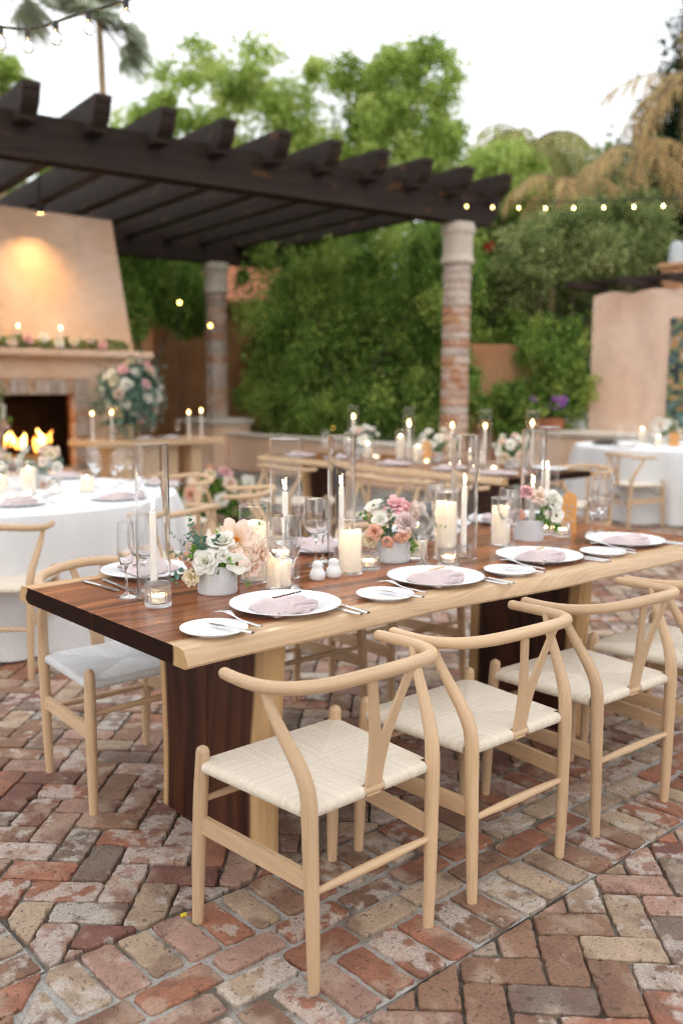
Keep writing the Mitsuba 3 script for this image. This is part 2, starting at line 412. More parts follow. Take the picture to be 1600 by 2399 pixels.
def splat_mesh():
    L = sg.Polygon([(-.024, .415), (.024, .415), (.027, .50), (.033, .56), (.056, .66), (.077, .728), (.052, .732), (.030, .66), (.006, .585), (0, .567), (-.006, .585), (-.030, .66), (-.052, .732), (-.077, .728), (-.056, .66), (-.033, .56), (-.027, .50)])
    L = L.buffer(.003).buffer(-.006, quad_segs=4).buffer(.003)
    m = trimesh.creation.extrude_polygon(L.segmentize(.008), .009, triangle_args=None, engine='earcut')
    v, f = np.array(m.vertices), np.array(m.faces)
    v, f = trimesh.remesh.subdivide_to_size(v, f, .03)
    m = trimesh.Trimesh(v, f); m.merge_vertices(); v, f = np.array(m.vertices), np.array(m.faces)
    z = v[:, 1]
    y = -.196 - .060 * np.clip((z - .43) / .30, 0, 1.1) ** 1.15 + v[:, 2] - .0045
    return np.c_[v[:, 0], y, z], f
def make_chair(fine=True):
    P = []
    sd = 14 if fine else 8
    for sx in (-1, 1):
        proto_add(P, 'front_leg', S(tube([(sx * .236, .2085, .0), (sx * .234, .204, .18), (sx * .230, .195, .36), (sx * .227, .189, .468)], [.0145, .0178, .0195, .0178], sd), 'm_beech'))
    for sx in (-1, 1):
        pts = spline([(sx * .196, -.2085, 0), (sx * .202, -.207, .22), (sx * .206, -.2035, .42), (sx * .2095, -.197, .495), (sx * .222, -.166, .565), (sx * .2385, -.122, .640), (sx * .248, -.092, .706)], 22 if fine else 12)
        t = np.linspace(0, 1, len(pts))
        proto_add(P, 'rear_leg', S(tube(pts, np.interp(t, [0, .25, .58, .72, 1], [.0142, .0172, .0200, .0185, .0115]), sd), 'm_beech'))
    R = spline(RAILP, 49 if fine else 21)
    t = np.linspace(-1, 1, len(R))
    proto_add(P, 'top_rail', S(tube(R, .0148 + .0022 * np.cos(t * math.pi / 2), sd + 2), 'm_beech'))
    m = splat_mesh()
    proto_add(P, 'back_splat', S((m[0], m[1], np.c_[m[0][:, 0] * 3, m[0][:, 2]]), 'm_beech', False) if False else ply(m, 'm_beech', smooth=35))
    proto_add(P, 'seat', S(seat_mesh(.0046 if fine else .02, fine), 'm_cord', True))
    proto_add(P, 'rear_seat_rail', S(tube([(-.19, -.192, .4295), (.19, -.192, .4295)], .0125, 10), 'm_beech'))
    for sx in (-1, 1):
        a, b = np.array([sx * .231, .196, .275]), np.array([sx * .204, -.202, .270])
        d = (b - a) / np.linalg.norm(b - a); n = np.array([-d[1], d[0], 0])
        pts = [a + s * n * .0075 + np.array([0, 0, q]) for q in (-.022, .020) for s in (-1, 1)] + [b + s * n * .0075 + np.array([0, 0, q]) for q in (-.022, .020) for s in (-1, 1)]
        pts = np.vstack([np.array(pts) + o for o in ([0, 0, .002], [0, 0, -.002])])
        h = trimesh.convex.convex_hull(pts)
        proto_add(P, 'side_stretcher', ply((np.array(h.vertices), np.array(h.faces)), 'm_beech', smooth=False))
    fs = np.array([(-.231, .197, .335), (-.1, .197, .336), (0, .197, .336), (.1, .197, .336), (.231, .197, .335)])
    proto_add(P, 'front_stretcher', S(tube(fs, [.008, .0105, .0115, .0105, .008], 10), 'm_beech'))
    rs = np.array([(-.202, -.206, .240), (-.1, -.206, .241), (0, -.206, .241), (.1, -.206, .241), (.202, -.206, .240)])
    proto_add(P, 'rear_stretcher', S(tube(rs, [.008, .0112, .0125, .0112, .008], 10), 'm_beech'))
    return P
chair_fine, chair_far = make_chair(True), make_chair(False)
def chair(x, y, rz, label, group=None, far=False):
    return place(chair_far if far else chair_fine, 'wishbone_chair', label, 'chair', TR(x, y, 0, rz), group)
chair(.311, -.149, .9, 'pale wood wishbone chair nearest the viewer, at the near corner of the long table')
chair(.878, -.154, -.9, 'second wishbone chair from the front along the near side of the long table')
chair(1.464, -.165, -2.2, 'third wishbone chair from the front along the near side of the long table')
chair(2.03, -.17, 1.5, 'wishbone chair cut off by the right edge, fourth along the near table side')
gk = chair(.385, 1.0, 180, 'wishbone chair behind the dark end of the long table, cool shade painted on its seat')
scene[gk + '__seat']['bsdf'] = {'type': 'ref', 'id': 'm_cord_shaded'}
labels[gk + '__seat'] = {'label': 'woven cord seat with cool shade painted as bluish grey'}
chair(1.14, 1.02, 178, 'wishbone chair on the far side of the long table, legs seen behind the first pedestal')
chair(1.76, 1.02, 181, 'wishbone chair on the far side of the long table, behind the middle flower pot')

# ------------------------------------------------------------------ long table
TL, ZT, TH = 2.58, .76, .05
def edge_near(x): return -.026 - .040 * smooth01(.9, 2.3, x) + .016 * np.sin(x * 2.6 + .4) + .006 * np.sin(x * 7.1 + 1)
def smooth01(a, b, x):
    t = np.clip((np.asarray(x, float) - a) / (b - a), 0, 1)
    return t * t * (3 - 2 * t)
def slab(near, y_in, y_edge, seed, x0=0.0, x1=TL, zt=ZT, th=TH, flip=False):
    """one half of a live edge top: straight inner edge y_in, wavy outer edge y_edge(x); sx = -1 when the outer edge is at lower y"""
    xs = np.r_[x0, x0 + .004, np.arange(x0 + .03, x1 - .02, .03), x1 - .004, x1]
    rows = []
    us = []
    sgn = -1 if near else 1
    for x in xs:
        ye = float(y_edge(x))
        wav = .006 * math.sin(x * 11 + seed) * (meshkit.noise(np.array([x * 6, seed, .5])) - .2)
        c = .004 if x0 + .002 < x < x1 - .002 else .0
        yi = y_in
        prof = [(yi, -th), (yi, -.003), (yi + sgn * .003, 0), (yi + sgn * .12, 0), (yi + .5 * (ye - yi), 0), (ye - sgn * .10, 0), (ye - sgn * .06, 0), (ye - sgn * .022, -.0005), (ye - sgn * .006, -.003), (ye + sgn * .000, -.010),
                (ye + sgn * (.010 + wav), -.026), (ye + sgn * (.014 + wav), -.040), (ye + sgn * (.010 + wav * .5), -th + .003), (ye, -th), (ye - sgn * .06, -th)]
        rows.append([(x, y, zt + z - (0 if c else .0)) for y, z in prof])
        us.append([max(0.0, abs(y - ye) - .0 if sgn * (ye - y) >= 0 else 0.0) for y, z in prof])
    P, U = np.array(rows), np.array(us)
    v, f = grid(P, close_v=True)
    if sgn < 0: f = f[:, ::-1]
    uv = np.c_[U.ravel(), np.full(U.size, seed)]
    n = P.shape[1]
    ends = []
    for row, rev in ((0, sgn > 0), (len(xs) - 1, sgn < 0)):
        ring = P[row]
        poly = sg.Polygon(ring[:, 1:])
        tv, tf = trimesh.creation.triangulate_polygon(poly, engine='earcut')
        d = np.linalg.norm(tv[:, None] - ring[None, :, 1:], axis=2).argmin(1)
        ev = np.c_[np.full(len(tv), ring[0, 0]), tv]
        nf = tf[:, ::-1] if rev else tf
        ends.append((ev, nf, np.c_[U[row][d], np.full(len(tv), seed)]))
    return v, f, uv, ends
def two_slab_table(key, M, L, wid, e_near, e_far, seed, mats=('m_slab', 'm_panel'), zt=ZT, ped=(.392, 1.955), thing_mats=None):
    for near, yi, ef, sd in ((True, wid / 2 - .0012, e_near, seed), (False, wid / 2 + .0012, e_far, seed + .37)):
        v, f, uv, ends = slab(near, yi, ef, sd, 0, L, zt)
        m3 = trimesh.graph.smooth_shade(trimesh.Trimesh(v, f, process=False), angle=.6) if False else None
        pk = add(key, 'tabletop_plank', S((v, f, uv), mats[0], False), M)
        for e in ends: add(pk, 'end_grain', S(e, 'm_end_grain', False), M)
    for xp in ped:
        for k, (y0, y1, near) in enumerate(((.150, .4405, True), (.4435, .735, False))):
            ev = 0
            zs = np.linspace(0.0, zt - TH - .001, 9)
            wob = .010 * np.sin(zs * 5 + k * 2 + xp * 3) + (.012 if near else -.012) * np.cos(zs * 3)
            rows, U = [], []
            for z_, w_ in zip(zs, wob):
                a, b = (y0 + w_, y1) if near else (y1 + w_, y0)
                s = 1 if near else -1
                ring = [(xp - .030, a + s * .012), (xp - .030, a + s * .07), (xp - .030, b), (xp + .030, b), (xp + .030, a + s * .07), (xp + .030, a - s * .006), (xp + .012, a - s * .012), (xp - .014, a - s * .004)]
                rows.append([(x, y, z_) for x, y in ring]); U.append([max(0, s * (y - a)) for x, y in ring])
            P = np.array(rows); v, f = grid(P, close_v=True)
            if not near: f = f[:, ::-1]
            uv = np.c_[np.array(U).ravel(), np.full(len(v), .2 + .3 * k + xp % 1)]
            add(key, 'pedestal_plank', S((v, f, uv), mats[1], False), M)
long_table = thing('dining_table', 'long dark two plank dining table with pale live edge and plank pedestals in the foreground', 'table')
two_slab_table(long_table, np.eye(4), TL, .93, edge_near, lambda x: .945 + .012 * np.sin(x * 3.1), .31)

labels[numbered('paper_scrap')] = {'label': 'small grey paper scrap lying on a red brick behind the nearest chair', 'category': 'scrap'}
scene['paper_scrap'] = S(box(.400, .424, -.166, -.150, .0045, .0058, .0004), 'm_cement', False)
labels[numbered('yellow_scrap')] = {'label': 'tiny yellow scrap on the bricks beside the nearest chair front leg', 'category': 'scrap'}
P_('m_yellow', (.6, .5, .04), rough=.5)
scene['yellow_scrap'] = S(box(.044, .060, .090, .099, .003, .011, .001), 'm_yellow', False)
# ------------------------------------------------------------------ glass, wax, china, metal, cloth, petals, leaves
scene['m_glass'] = {'type': 'dielectric', 'int_ior': 1.5, 'ext_ior': 1.0}
scene['m_sheet'] = {'type': 'thindielectric', 'int_ior': 1.5, 'ext_ior': 1.0}
scene['m_wax'] = {'type': 'principledthin', 'base_color': {'type': 'rgb', 'value': [.93, .88, .79]}, 'roughness': .45, 'diff_trans': .85, 'eta': 1.4}
P_('m_taper', (.84, .80, .74), rough=.4, spec=.4)
P_('m_wick', (.03, .025, .02), rough=.9)
P_('m_china', (.68, .695, .71), rough=.14, spec=.5)
P_('m_pot', lambda p, n, uv: C(.54, .555, .58) * (.96 + .08 * fbm(p.x * 20, p.y * 20, p.z * 20, 2)), rough=.22, spec=.5)
P_('m_metal', (.72, .71, .69), rough=.16, metallic=1.0)
P_('m_gold', (.78, .55, .20), rough=.3, metallic=1.0)
P_('m_brown', (.06, .022, .014), rough=.5)
P_('m_sign', (.58, .285, .085), rough=.35, spec=.5)
def weave(p, n, uv): return noise(p.x * 700, p.y * 700, p.z * 700) * .5 + fbm(p.x * 40, p.y * 40, p.z * 40, 2)
bumped('m_napkin', (.52, .435, .44), weave, .0012, rough=.9, spec=.1, sheen=.3)
bumped('m_linen', (.63, .64, .655), weave, .0014, rough=.9, spec=.1, sheen=.2)
def thin(name, col, trans, rough=.5):
    scene[name] = {'type': 'principledthin', 'base_color': {'type': 'rgb', 'value': list(col)} if not callable(col) else proc(col), 'roughness': rough, 'diff_trans': trans, 'eta': 1.35}
def petal_col(a, b):
    return lambda p, n, uv: mix(C(*a), C(*b), uv.x) * (.93 + .1 * noise(uv.y * 40, uv.x * 3, 1))
thin('m_petal_white', petal_col((.85, .84, .70), (.89, .885, .86)), .6)
thin('m_petal_cream', petal_col((.74, .62, .36), (.84, .77, .60)), .55)
thin('m_petal_blush', petal_col((.84, .64, .44), (.86, .72, .65)), .55)
thin('m_petal_peach', petal_col((.80, .40, .26), (.84, .56, .44)), .55)
thin('m_petal_mauve', petal_col((.70, .50, .47), (.80, .66, .64)), .55)
thin('m_petal_pink', petal_col((.80, .52, .50), (.84, .52, .56)), .55)
thin('m_petal_red', petal_col((.45, .03, .03), (.55, .04, .05)), .5)
thin('m_petal_purple', petal_col((.30, .12, .38), (.36, .16, .46)), .5)
thin('m_euca', lambda p, n, uv: mix(C(.08, .17, .125), C(.20, .31, .26), uv.x), .45, .6)
thin('m_leaf', lambda p, n, uv: mix(C(.06, .17, .025), C(.20, .38, .07), uv.x), .6, .45)
P_('m_stem', (.16, .27, .08), rough=.6)
P_('m_stamen', (.75, .30, .02), rough=.7)
P_('m_centre', (.10, .06, .02), rough=.8)

def flame_mesh(h=.028, r=.0052, n=10, lean=0.0):
    z = np.linspace(0, 1, 9)
    prof = [(max(1e-4, r * (math.sin(math.pi * min(1, (q ** .62))) ** .8 if 0 < q < 1 else 0)), q * h) for q in z]
    v, f = lathe(prof, n)
    v = v.copy(); v[:, 0] += lean * (v[:, 2] / h) ** 2 * h
    return v, f
def solid(m):
    t = trimesh.Trimesh(m[0], m[1], process=False)
    return (m[0], np.asarray(m[1])[:, ::-1]) if t.volume < 0 else (m[0], m[1])
def lit(m, rad, weight=.2):
    return {**ply(solid(m), None, smooth=True), 'bsdf': {'type': 'diffuse', 'reflectance': {'type': 'rgb', 'value': [.2, .15, .1]}}, 'emitter': {'type': 'area', 'sampling_weight': weight, 'radiance': {'type': 'rgb', 'value': list(rad)}}}
FL = (18, 12.2, 5.4)
flame_near = [lit(flame_mesh(.036, .0054, 12, l), FL) for l in (.22, -.30, -.2, .12)]
flame_pillar = lit(flame_mesh(.024, .0050), (10, 7.2, 3.8), .8)
flame_far = lit(flame_mesh(.040, .0085, 8), (6.5, 3.9, 1.15), .05)
flame_tea = lit(flame_mesh(.012, .0040, 8), (15, 9.5, 3.4))

def taper(h=.235, fl=None):
    P = []
    proto_add(P, 'wax', S(lathe([(0, 0), (.0112, 0), (.0108, h * .3), (.0098, h - .004), (.0088, h), (.004, h - .001), (0, h - .002)], 16), 'm_taper', 40))
    proto_add(P, 'wick', S(tube([(0, 0, h - .003), (0, 0, h + .005), (.0015, .001, h + .010)], .0009, 5), 'm_wick'))
    v = dict(fl or flame_near[0])
    P.append(('flame', v))
    return P, h + .006
def taper_at(x, y, z, label, group=None, h=.235, fl=0, far=False, name='taper_candle'):
    f = flame_far if far else flame_near[fl]
    P, zf = taper_cache.setdefault(h, taper(h))
    k = thing(name, label, 'candle', group)
    for path, sh in P:
        if path == 'flame': scene[k + '__flame'] = {**f, 'to_world': T4(TR(x, y, z + zf))}
        elif not (far and path == 'wick'): scene[k + '__' + path] = {**sh, 'to_world': T4(TR(x, y, z))}
    return k
taper_cache = {}
def cyl_vase(r, h, t=.0028, thick=True):
    """glass cylinder vase: real double wall, or a single sheet with a rolled rim and a solid base"""
    if thick:
        prof = [(0, 0), (r - .002, 0), (r, .002), (r, h - .002), (r - t * .3, h - .0004), (r - t * .7, h - .0004), (r - t, h - .002), (r - t, .008), (r - t - .002, .006), (0, .006)]
        return [('body', S(solid(lathe(prof, 40)), 'm_glass', 40))]
    P = [('body', S(lathe([(r - .001, .004), (r - .001, h)], 40), 'm_sheet', True))]
    a = np.linspace(0, 2 * np.pi, 37)
    ring = np.c_[np.cos(a), np.sin(a), a * 0][:-1]
    an = np.arange(6) * np.pi / 3
    V = ring[:, None] * (r - .001 + .0019 * np.cos(an))[None, :, None] + np.array([0, 0, 1.0]) * (h + .0019 * np.sin(an))[None, :, None]
    P.append(('rim', S(solid(grid(V, True, True)), 'm_glass', True)))
    P.append(('base', S(solid(lathe([(0, 0), (r - .003, 0), (r, .002), (r, .006), (r - .003, .009), (0, .009)], 36)), 'm_glass', 40)))
    return P
vase_tall = cyl_vase(.050, .46)
vase_tall_thin = cyl_vase(.050, .46, thick=False)
holder = [('body', S(solid(lathe([(0, 0), (.028, 0), (.0295, .003), (.0285, .042), (.026, .045), (.0135, .045), (.0125, .043), (.0122, .016), (0, .014)], 24)), 'm_glass', 40))]
def holder_at(x, y, z, lab):
    place(holder, 'candle_holder', lab, 'candle holder', TR(x, y, z))
def pillar_proto(r, h, seed, well=.030):
    a = np.arange(28) * 2 * np.pi / 28
    top = h + .006 * (meshkit.noise(np.c_[np.cos(a) * 1.2 + 5, np.sin(a) * 1.2, a * 0 + seed]) - .5) * 2
    zs = [0, .25, .5, .75, .9, .97, 1.0]
    V = [np.c_[np.cos(a) * r * (1 - .03 * (q > .95)), np.sin(a) * r * (1 - .03 * (q > .95)), q * top] for q in zs]
    zw = h - well
    for q, zz in ((.93, top - .004), (.90, top - .012), (.86, np.full(28, zw + .004)), (.7, np.full(28, zw)), (.1, np.full(28, zw - .001))):
        V.append(np.c_[np.cos(a) * r * q, np.sin(a) * r * q, zz])
    v, f = grid(np.array(V), close_v=True)
    P = [('wax', S((v, f[:, ::-1]), 'm_wax', True)),
         ('wick', S(tube([(0, 0, zw - .002), (0, 0, zw + .008)], .001, 5), 'm_wick')), ('flame', {**flame_pillar, 'to_world': T4(TR(0, 0, zw + .007))})]
    return P, zw + .007
def pillar_at(x, y, z, r, h, label, group=None, seed=1, name='pillar_candle', well=.03):
    key = (r, h, seed, well)
    if key not in pil_cache: pil_cache[key] = pillar_proto(r, h, seed, well)
    P, zf = pil_cache[key]
    k = thing(name, label, 'candle', group)
    for path, sh in P:
        scene[k + '__' + path] = {**sh, 'to_world': T4(TR(x, y, z + (zf if path == 'flame' else 0)))}
pil_cache = {}
def votive_proto(ribs=24, r=.0385, h=.068):
    n = ribs * 7
    a = np.arange(n) * 2 * np.pi / n
    rib = .0030 * np.abs(np.sin(a * ribs / 2)) - .0030
    rows = []
    for rr, z, k in ((.0, 0, 0), (r * .5, 0, 0), (r - .004, 0, 0), (r - .001, .002, .6), (r, .005, 1), (r, h * .5, 1), (r, h - .008, 1), (r, h - .006, .2), (r, h - .002, 0), (r - .0008, h, 0), (r - .0030, h, 0), (r - .0042, h - .002, 0), (r - .0056, .014, 0), (r - .009, .011, 0), (.0, .011, 0)):
        q = rr + k * rib if rr > 0 else a * 0
        rows.append(np.c_[np.cos(a) * q, np.sin(a) * q, np.full(n, z)])
    v, f = grid(np.array(rows), close_v=True)
    ar = np.linalg.norm(np.cross(v[f[:, 1]] - v[f[:, 0]], v[f[:, 2]] - v[f[:, 0]]), axis=1)
    P = [('glass', S(solid((v, f[ar > 1e-13])), 'm_glass', 25))]
    P.append(('tea_light', S(lathe([(0, .0125), (.026, .0125), (.0265, .030), (.024, .031), (.022, .027), (0, .026)], 20), 'm_wax', 40)))
    P.append(('flame', {**flame_tea, 'to_world': T4(TR(0, 0, .027))}))
    return P
votive = votive_proto()
def votive_at(x, y, z, label, group=None):
    k = thing('votive_holder', label, 'votive', group)
    for path, sh in votive:
        scene[k + '__' + path] = {**sh, 'to_world': T4(TR(x, y, z + (.027 if path == 'flame' else 0)))}
def stemware(bowl, zb, z1, foot_r, sheet_n=32, thick=False):
    """bowl [(r, z)...] from z1 up to the rim as one sheet; below it a solid lens, stem and foot"""
    r1 = bowl[0][0]
    sol = [(0, 0), (foot_r, 0), (foot_r + .0008, .0012), (foot_r, .0026), (foot_r * .6, .005), (.008, .0095), (.0048, .018), (.0036, .035), (.0036, zb - .022), (.0052, zb - .008), (r1 * .45, zb + (z1 - zb) * .18), (r1 * .78, zb + (z1 - zb) * .55), (r1, z1), (r1 - .0016, z1 + .0005), (r1 * .66, zb + (z1 - zb) * .62), (r1 * .3, zb + (z1 - zb) * .42), (0, zb + (z1 - zb) * .36)]
    b_ = np.array(bowl)
    if thick:
        inner = [(r - .0013, z) for r, z in bowl[::-1]]
        sol = sol[:13] + bowl[1:-1] + [(bowl[-1][0], bowl[-1][1] - .0006), (bowl[-1][0] - .0004, bowl[-1][1]), (bowl[-1][0] - .0009, bowl[-1][1])] + [(r, z) for r, z in inner[:-1]] + [(r1 - .0025, z1 + .001), (r1 * .74, zb + (z1 - zb) * .66), (r1 * .34, zb + (z1 - zb) * .40), (0, zb + (z1 - zb) * .33)]
        return [('bowl', S(solid(lathe(sol, sheet_n)), 'm_glass', 40))]
    P = [('bowl', S(lathe(bowl, sheet_n), 'm_sheet', True)), ('stem', S(solid(lathe(sol, sheet_n)), 'm_glass', 40))]
    a = np.linspace(0, 2 * np.pi, 37)[:-1]
    an = np.arange(5) * 2 * np.pi / 5
    V = np.c_[np.cos(a), np.sin(a), a * 0][:, None] * (bowl[-1][0] + .0008 * np.cos(an))[None, :, None] + np.array([0, 0, 1.0]) * (bowl[-1][1] + .0008 * np.sin(an))[None, :, None]
    P.append(('rim', S(solid(grid(V, True, True)), 'm_glass', True)))
    return P
WGP = ([(.036, .125), (.0425, .14), (.0455, .158), (.0455, .178), (.043, .205), (.0395, .238)], .098, .125, .036)
FLP = ([(.0205, .112), (.0245, .132), (.0262, .155), (.026, .18), (.0245, .205), (.0228, .228)], .085, .112, .032)
wine_glass, flute_glass = stemware(*WGP, 28), stemware(*FLP, 28)
wine_near, flute_near = stemware(*WGP, 40, True), stemware(*FLP, 40, True)
def glass_at(kind, x, y, z, label, group=None, near=False):
    place((wine_near if near else wine_glass) if kind == 'w' else (flute_near if near else flute_glass), 'wine_glass' if kind == 'w' else 'champagne_flute', label, 'wine glass' if kind == 'w' else 'champagne flute', TR(x, y, z, random.random() * 360), group)

def plate_mesh(R, h=.016, n=48):
    return lathe([(0, .003), (R * .5, .003), (R * .62, .0), (R * .64, .0), (R * .66, .003), (R * .95, h - .003), (R, h), (R * .997, h + .0022), (R * .95, h + .001), (R * .70, .0075), (R * .62, .0058), (0, .0055)], n)
charger_shape = S(plate_mesh(.160, .018), 'm_china', 40)
side_shape = S(plate_mesh(.088, .013, 40), 'm_china', 40)
far_plate = S(plate_mesh(.150, .016, 24), 'm_china', 40)
def napkin_mesh(seed):
    """folded napkin: a soft square pad with three loose folds along its near edge"""
    n = 44
    u, v = np.meshgrid(np.linspace(-1, 1, n), np.linspace(-1, 1, n), indexing='ij')
    r = .092
    X = u * r * (1 + .05 * np.sin(v * 2 + seed)) + .012 * v
    Y = v * r * (.93 + .06 * np.cos(u * 2.2 + seed)) - .02 * u * u * (v > 0) * v + .014 * u
    ed = np.minimum(1 - np.abs(u), 1 - np.abs(v))
    Z = .005 + .016 * np.clip(ed / .35, 0, 1) ** .5 + .017 * np.exp(-((v + .25 + .35 * u) / .45) ** 2) * np.clip(ed / .3, 0, 1) + .0022 * np.sin(u * 5 + v * 3 + seed) * np.clip(ed / .3, 0, 1)
    top = grid(np.stack([X, Y, Z], -1))
    parts = [top]
    for k, (off, zz, x0, x1) in enumerate(((-.002, .0155, -.35, .98), (-.008, .0105, -.9, .80), (-.013, .0055, -.1, .55))):
        t = np.linspace(0, 1, 26)
        x = r * (x0 + (x1 - x0) * t)
        y = -r * .90 + off + .014 * x / r + .012 * np.sin(np.pi * t * (1 + k)) * (.8 - .2 * k) + .006 * np.sin(t * 8 + k)
        z = zz + .006 * np.sin(np.pi * t) * (2 - k) * .7 + .0015 * np.sin(t * 11 + k * 2)
        th = .0042 * (1 - .5 * (2 * t - 1) ** 4)
        parts.append(tube(np.c_[x, y, z], th, 8, flat=2.4)[:2])
        parts.append(grid(np.array([np.c_[x, y - .003, z + th], np.c_[x, y + .02, z + th * .9 + .003], np.c_[x, y + .05, z + th]])))
    return cat(*parts)
nap_shapes = [ply(napkin_mesh(s), 'm_napkin', smooth=40) for s in (0.3, 1.9, 4.1)]
def script_word(L, seed, amp=.007):
    """a cut out name in joined-up script, too small to read in the photo"""
    r = np.random.default_rng(seed)
    n = 90
    t = np.linspace(0, 1, n)
    a = amp * (.55 + .45 * np.sin(t * 17 + seed) ** 2)
    x = L * (t - .5) + .004 * np.sin(t * 2 * np.pi * 8.5 + 1.2)
    y = a * np.sin(t * 2 * np.pi * 8.5) + .10 * L * (t - .5)
    return tube(np.c_[x, y, np.full(n, .0015)], .0011, 5, flat=1.5)
def fork_proto(L=.185):
    z = lambda y: .0045 + .010 * np.exp(-((y - .045) / .03) ** 2) + .004 * np.clip(y / L, 0, 1)
    P = []
    ys = np.linspace(-L / 2, L / 2 - .075, 12)
    w = np.interp(ys, [-L / 2, -L / 2 + .012, -L / 2 + .06, L / 2 - .078], [.004, .0095, .0048, .003])
    top = np.array([np.c_[w * s, ys, z(ys) + .0015 * (1 - s * s)] for s in (-1, -.5, 0, .5, 1)] + [np.c_[w * s, ys, z(ys) - .0012] for s in (1, 0, -1)])
    body = grid(top, close_u=True)
    yn = np.linspace(L / 2 - .076, L / 2 - .048, 8)
    wn = np.interp(yn, [yn[0], yn[-1]], [.003, .0118])
    neck = grid(np.array([np.c_[wn * s, yn, z(yn) + .0015 * (1 - s * s)] for s in (-1, -.5, 0, .5, 1)] + [np.c_[wn * s, yn, z(yn) - .0012] for s in (1, 0, -1)]), close_u=True)
    P.append(('handle', ply(cat(body, neck), 'm_metal', smooth=50)))
    yt = np.linspace(L / 2 - .050, L / 2, 6)
    for q in (-.0098, -.0033, .0033, .0098):
        P.append((proto_name(P, 'tine'), S(tube(np.c_[np.full(6, q), yt, z(yt)], [.0018, .0018, .0017, .0016, .0014, .0009], 6), 'm_metal')))
    return P
def proto_name(P, path):
    have = [p for p, _ in P]
    if path not in have: return path
    n = 1
    while f'{path}_{n:03d}' in have: n += 1
    return f'{path}_{n:03d}'
fork = fork_proto()
def knife_proto(L=.21, blade=.5):
    ys = np.linspace(-L / 2, L / 2, 24)
    yb = L / 2 - blade * L
    w = np.where(ys < yb, np.interp(ys, [-L / 2, -L / 2 + .015, yb], [.006, .0088, .0052]), np.interp(ys, [yb, yb + .02, L / 2 - .02, L / 2], [.0050, .0098, .0090, .001]))
    th = np.where(ys < yb, .0032, .0012)
    m = grid(np.array([np.c_[w * s, ys, .0034 + th * (1 - s * s)] for s in (-1, -.5, 0, .5, 1)] + [np.c_[w * s, ys, .0034 - th * .8 * (1 - s * s)] for s in (.5, 0, -.5)]), close_u=True)
    hb = ys[:-1] < yb
    f = m[1]
    i = (m[0][f].mean(1)[:, 1] < yb)
    return [('handle', ply((m[0], f[i]), 'm_metal', smooth=45)), ('blade', ply((m[0], f[~i]), 'm_metal', smooth=45))]
knife, butter_knife = knife_proto(), knife_proto(.165, .42)
def fork_at(x, y, z, rz, label, tilt=0): place(fork, 'fork', label, 'fork', TR(x, y, z, rz, rx=tilt))
def knife_at(x, y, z, rz, label, small=False, tilt=0, group=None): place(butter_knife if small else knife, 'butter_knife' if small else 'table_knife', label, 'knife', TR(x, y, z, rz, rx=tilt), group)

ZT_ = ZT + .0006
ordn = ['nearest', 'second', 'third', 'fourth']
for i, (cx, cy) in enumerate([(.445, .158), (1.060, .143), (1.645, .160), (2.215, .150)]):
    o = ordn[i]
    single('charger_plate', f'large white plate of the {o} place setting on the near side of the long table', 'plate', charger_shape, None, TR(cx, cy, ZT_))
    zt = ZT_ + .0085
    single('folded_napkin', f'dusty pink napkin folded on the {o} large plate along the near table edge', 'napkin', nap_shapes[i % 3], None, TR(cx - .022, cy - .008, zt - .004, (2, 6, 3, -2)[i], .95))
    if i < 3:
        single('name_cutout', ('dark brown script name lying on the nearest pink napkin', 'gold script name lying on the second pink napkin', 'small gold script name lying on the third pink napkin')[i], 'place name',
               S(script_word((.118, .085, .05)[i], i + 1), 'm_brown' if i == 0 else 'm_gold'), None, TR(cx + .01, cy + .002, zt + .0285, (3, 4, 0)[i], rx=-3))
    sx, sy = cx - .301, (.072, .072, .062, .060)[i]
    single('bread_plate', f'small white side plate left of the {o} place setting, near the live edge', 'plate', side_shape, None, TR(sx, sy, ZT_))
    fork_at(sx + .086, sy + .012, ZT_ + .0135, (4, 7, 5, 8)[i], f'silver dinner fork with tines up beside the {o} side plate', tilt=1.5)
    knife_at(sx + .022, sy - .040, ZT_ + .0125, (-12, -10, -14, -9)[i] + 20, f'silver butter knife lying across the {o} small side plate', True, tilt=-1)
    for j, dx in enumerate((.100, .140)):
        knife_at(cx + dx + (.012 if i else 0), cy - .098, ZT_ + .0005, (4, -3)[j] + 2 * i, f'silver knife handle showing at the right of the {o} large plate, {("inner", "outer")[j]} one', False)
for i, (cx, cy) in enumerate([(.403, .846), (1.137, .844), (1.75, .85), (2.3, .84)]):
    w = ['at the dark end', 'behind the shakers', 'behind the middle pot', 'at the far right'][i]
    single('charger_plate', f'large white plate on the far side of the long table, {w}', 'plate', charger_shape, None, TR(cx, cy, ZT_))
    single('folded_napkin', f'pink napkin on the far side plate {w}', 'napkin', nap_shapes[(i + 1) % 3], None, TR(cx + .02, cy + .02, ZT_ + .0045, 182 + 5 * i))
    if i < 2: single('name_cutout', f'{"dark brown" if i == 0 else "gold"} script name on the far side napkin {w}', 'place name', S(script_word(.11, i + 9), 'm_brown' if i == 0 else 'm_gold'), None, TR(cx, cy + .015, ZT_ + .031, 178))
    if i: single('bread_plate', f'small white plate on the far side of the long table, {w}', 'plate', side_shape, None, TR(cx + .30, cy + .07, ZT_))
knife_at(.182, .76, ZT_ + .0005, 184, 'silver knife at the dark table end, left one of two', False)
knife_at(.226, .735, ZT_ + .0005, 176, 'silver knife at the dark table end, right one beside the far plate', False)

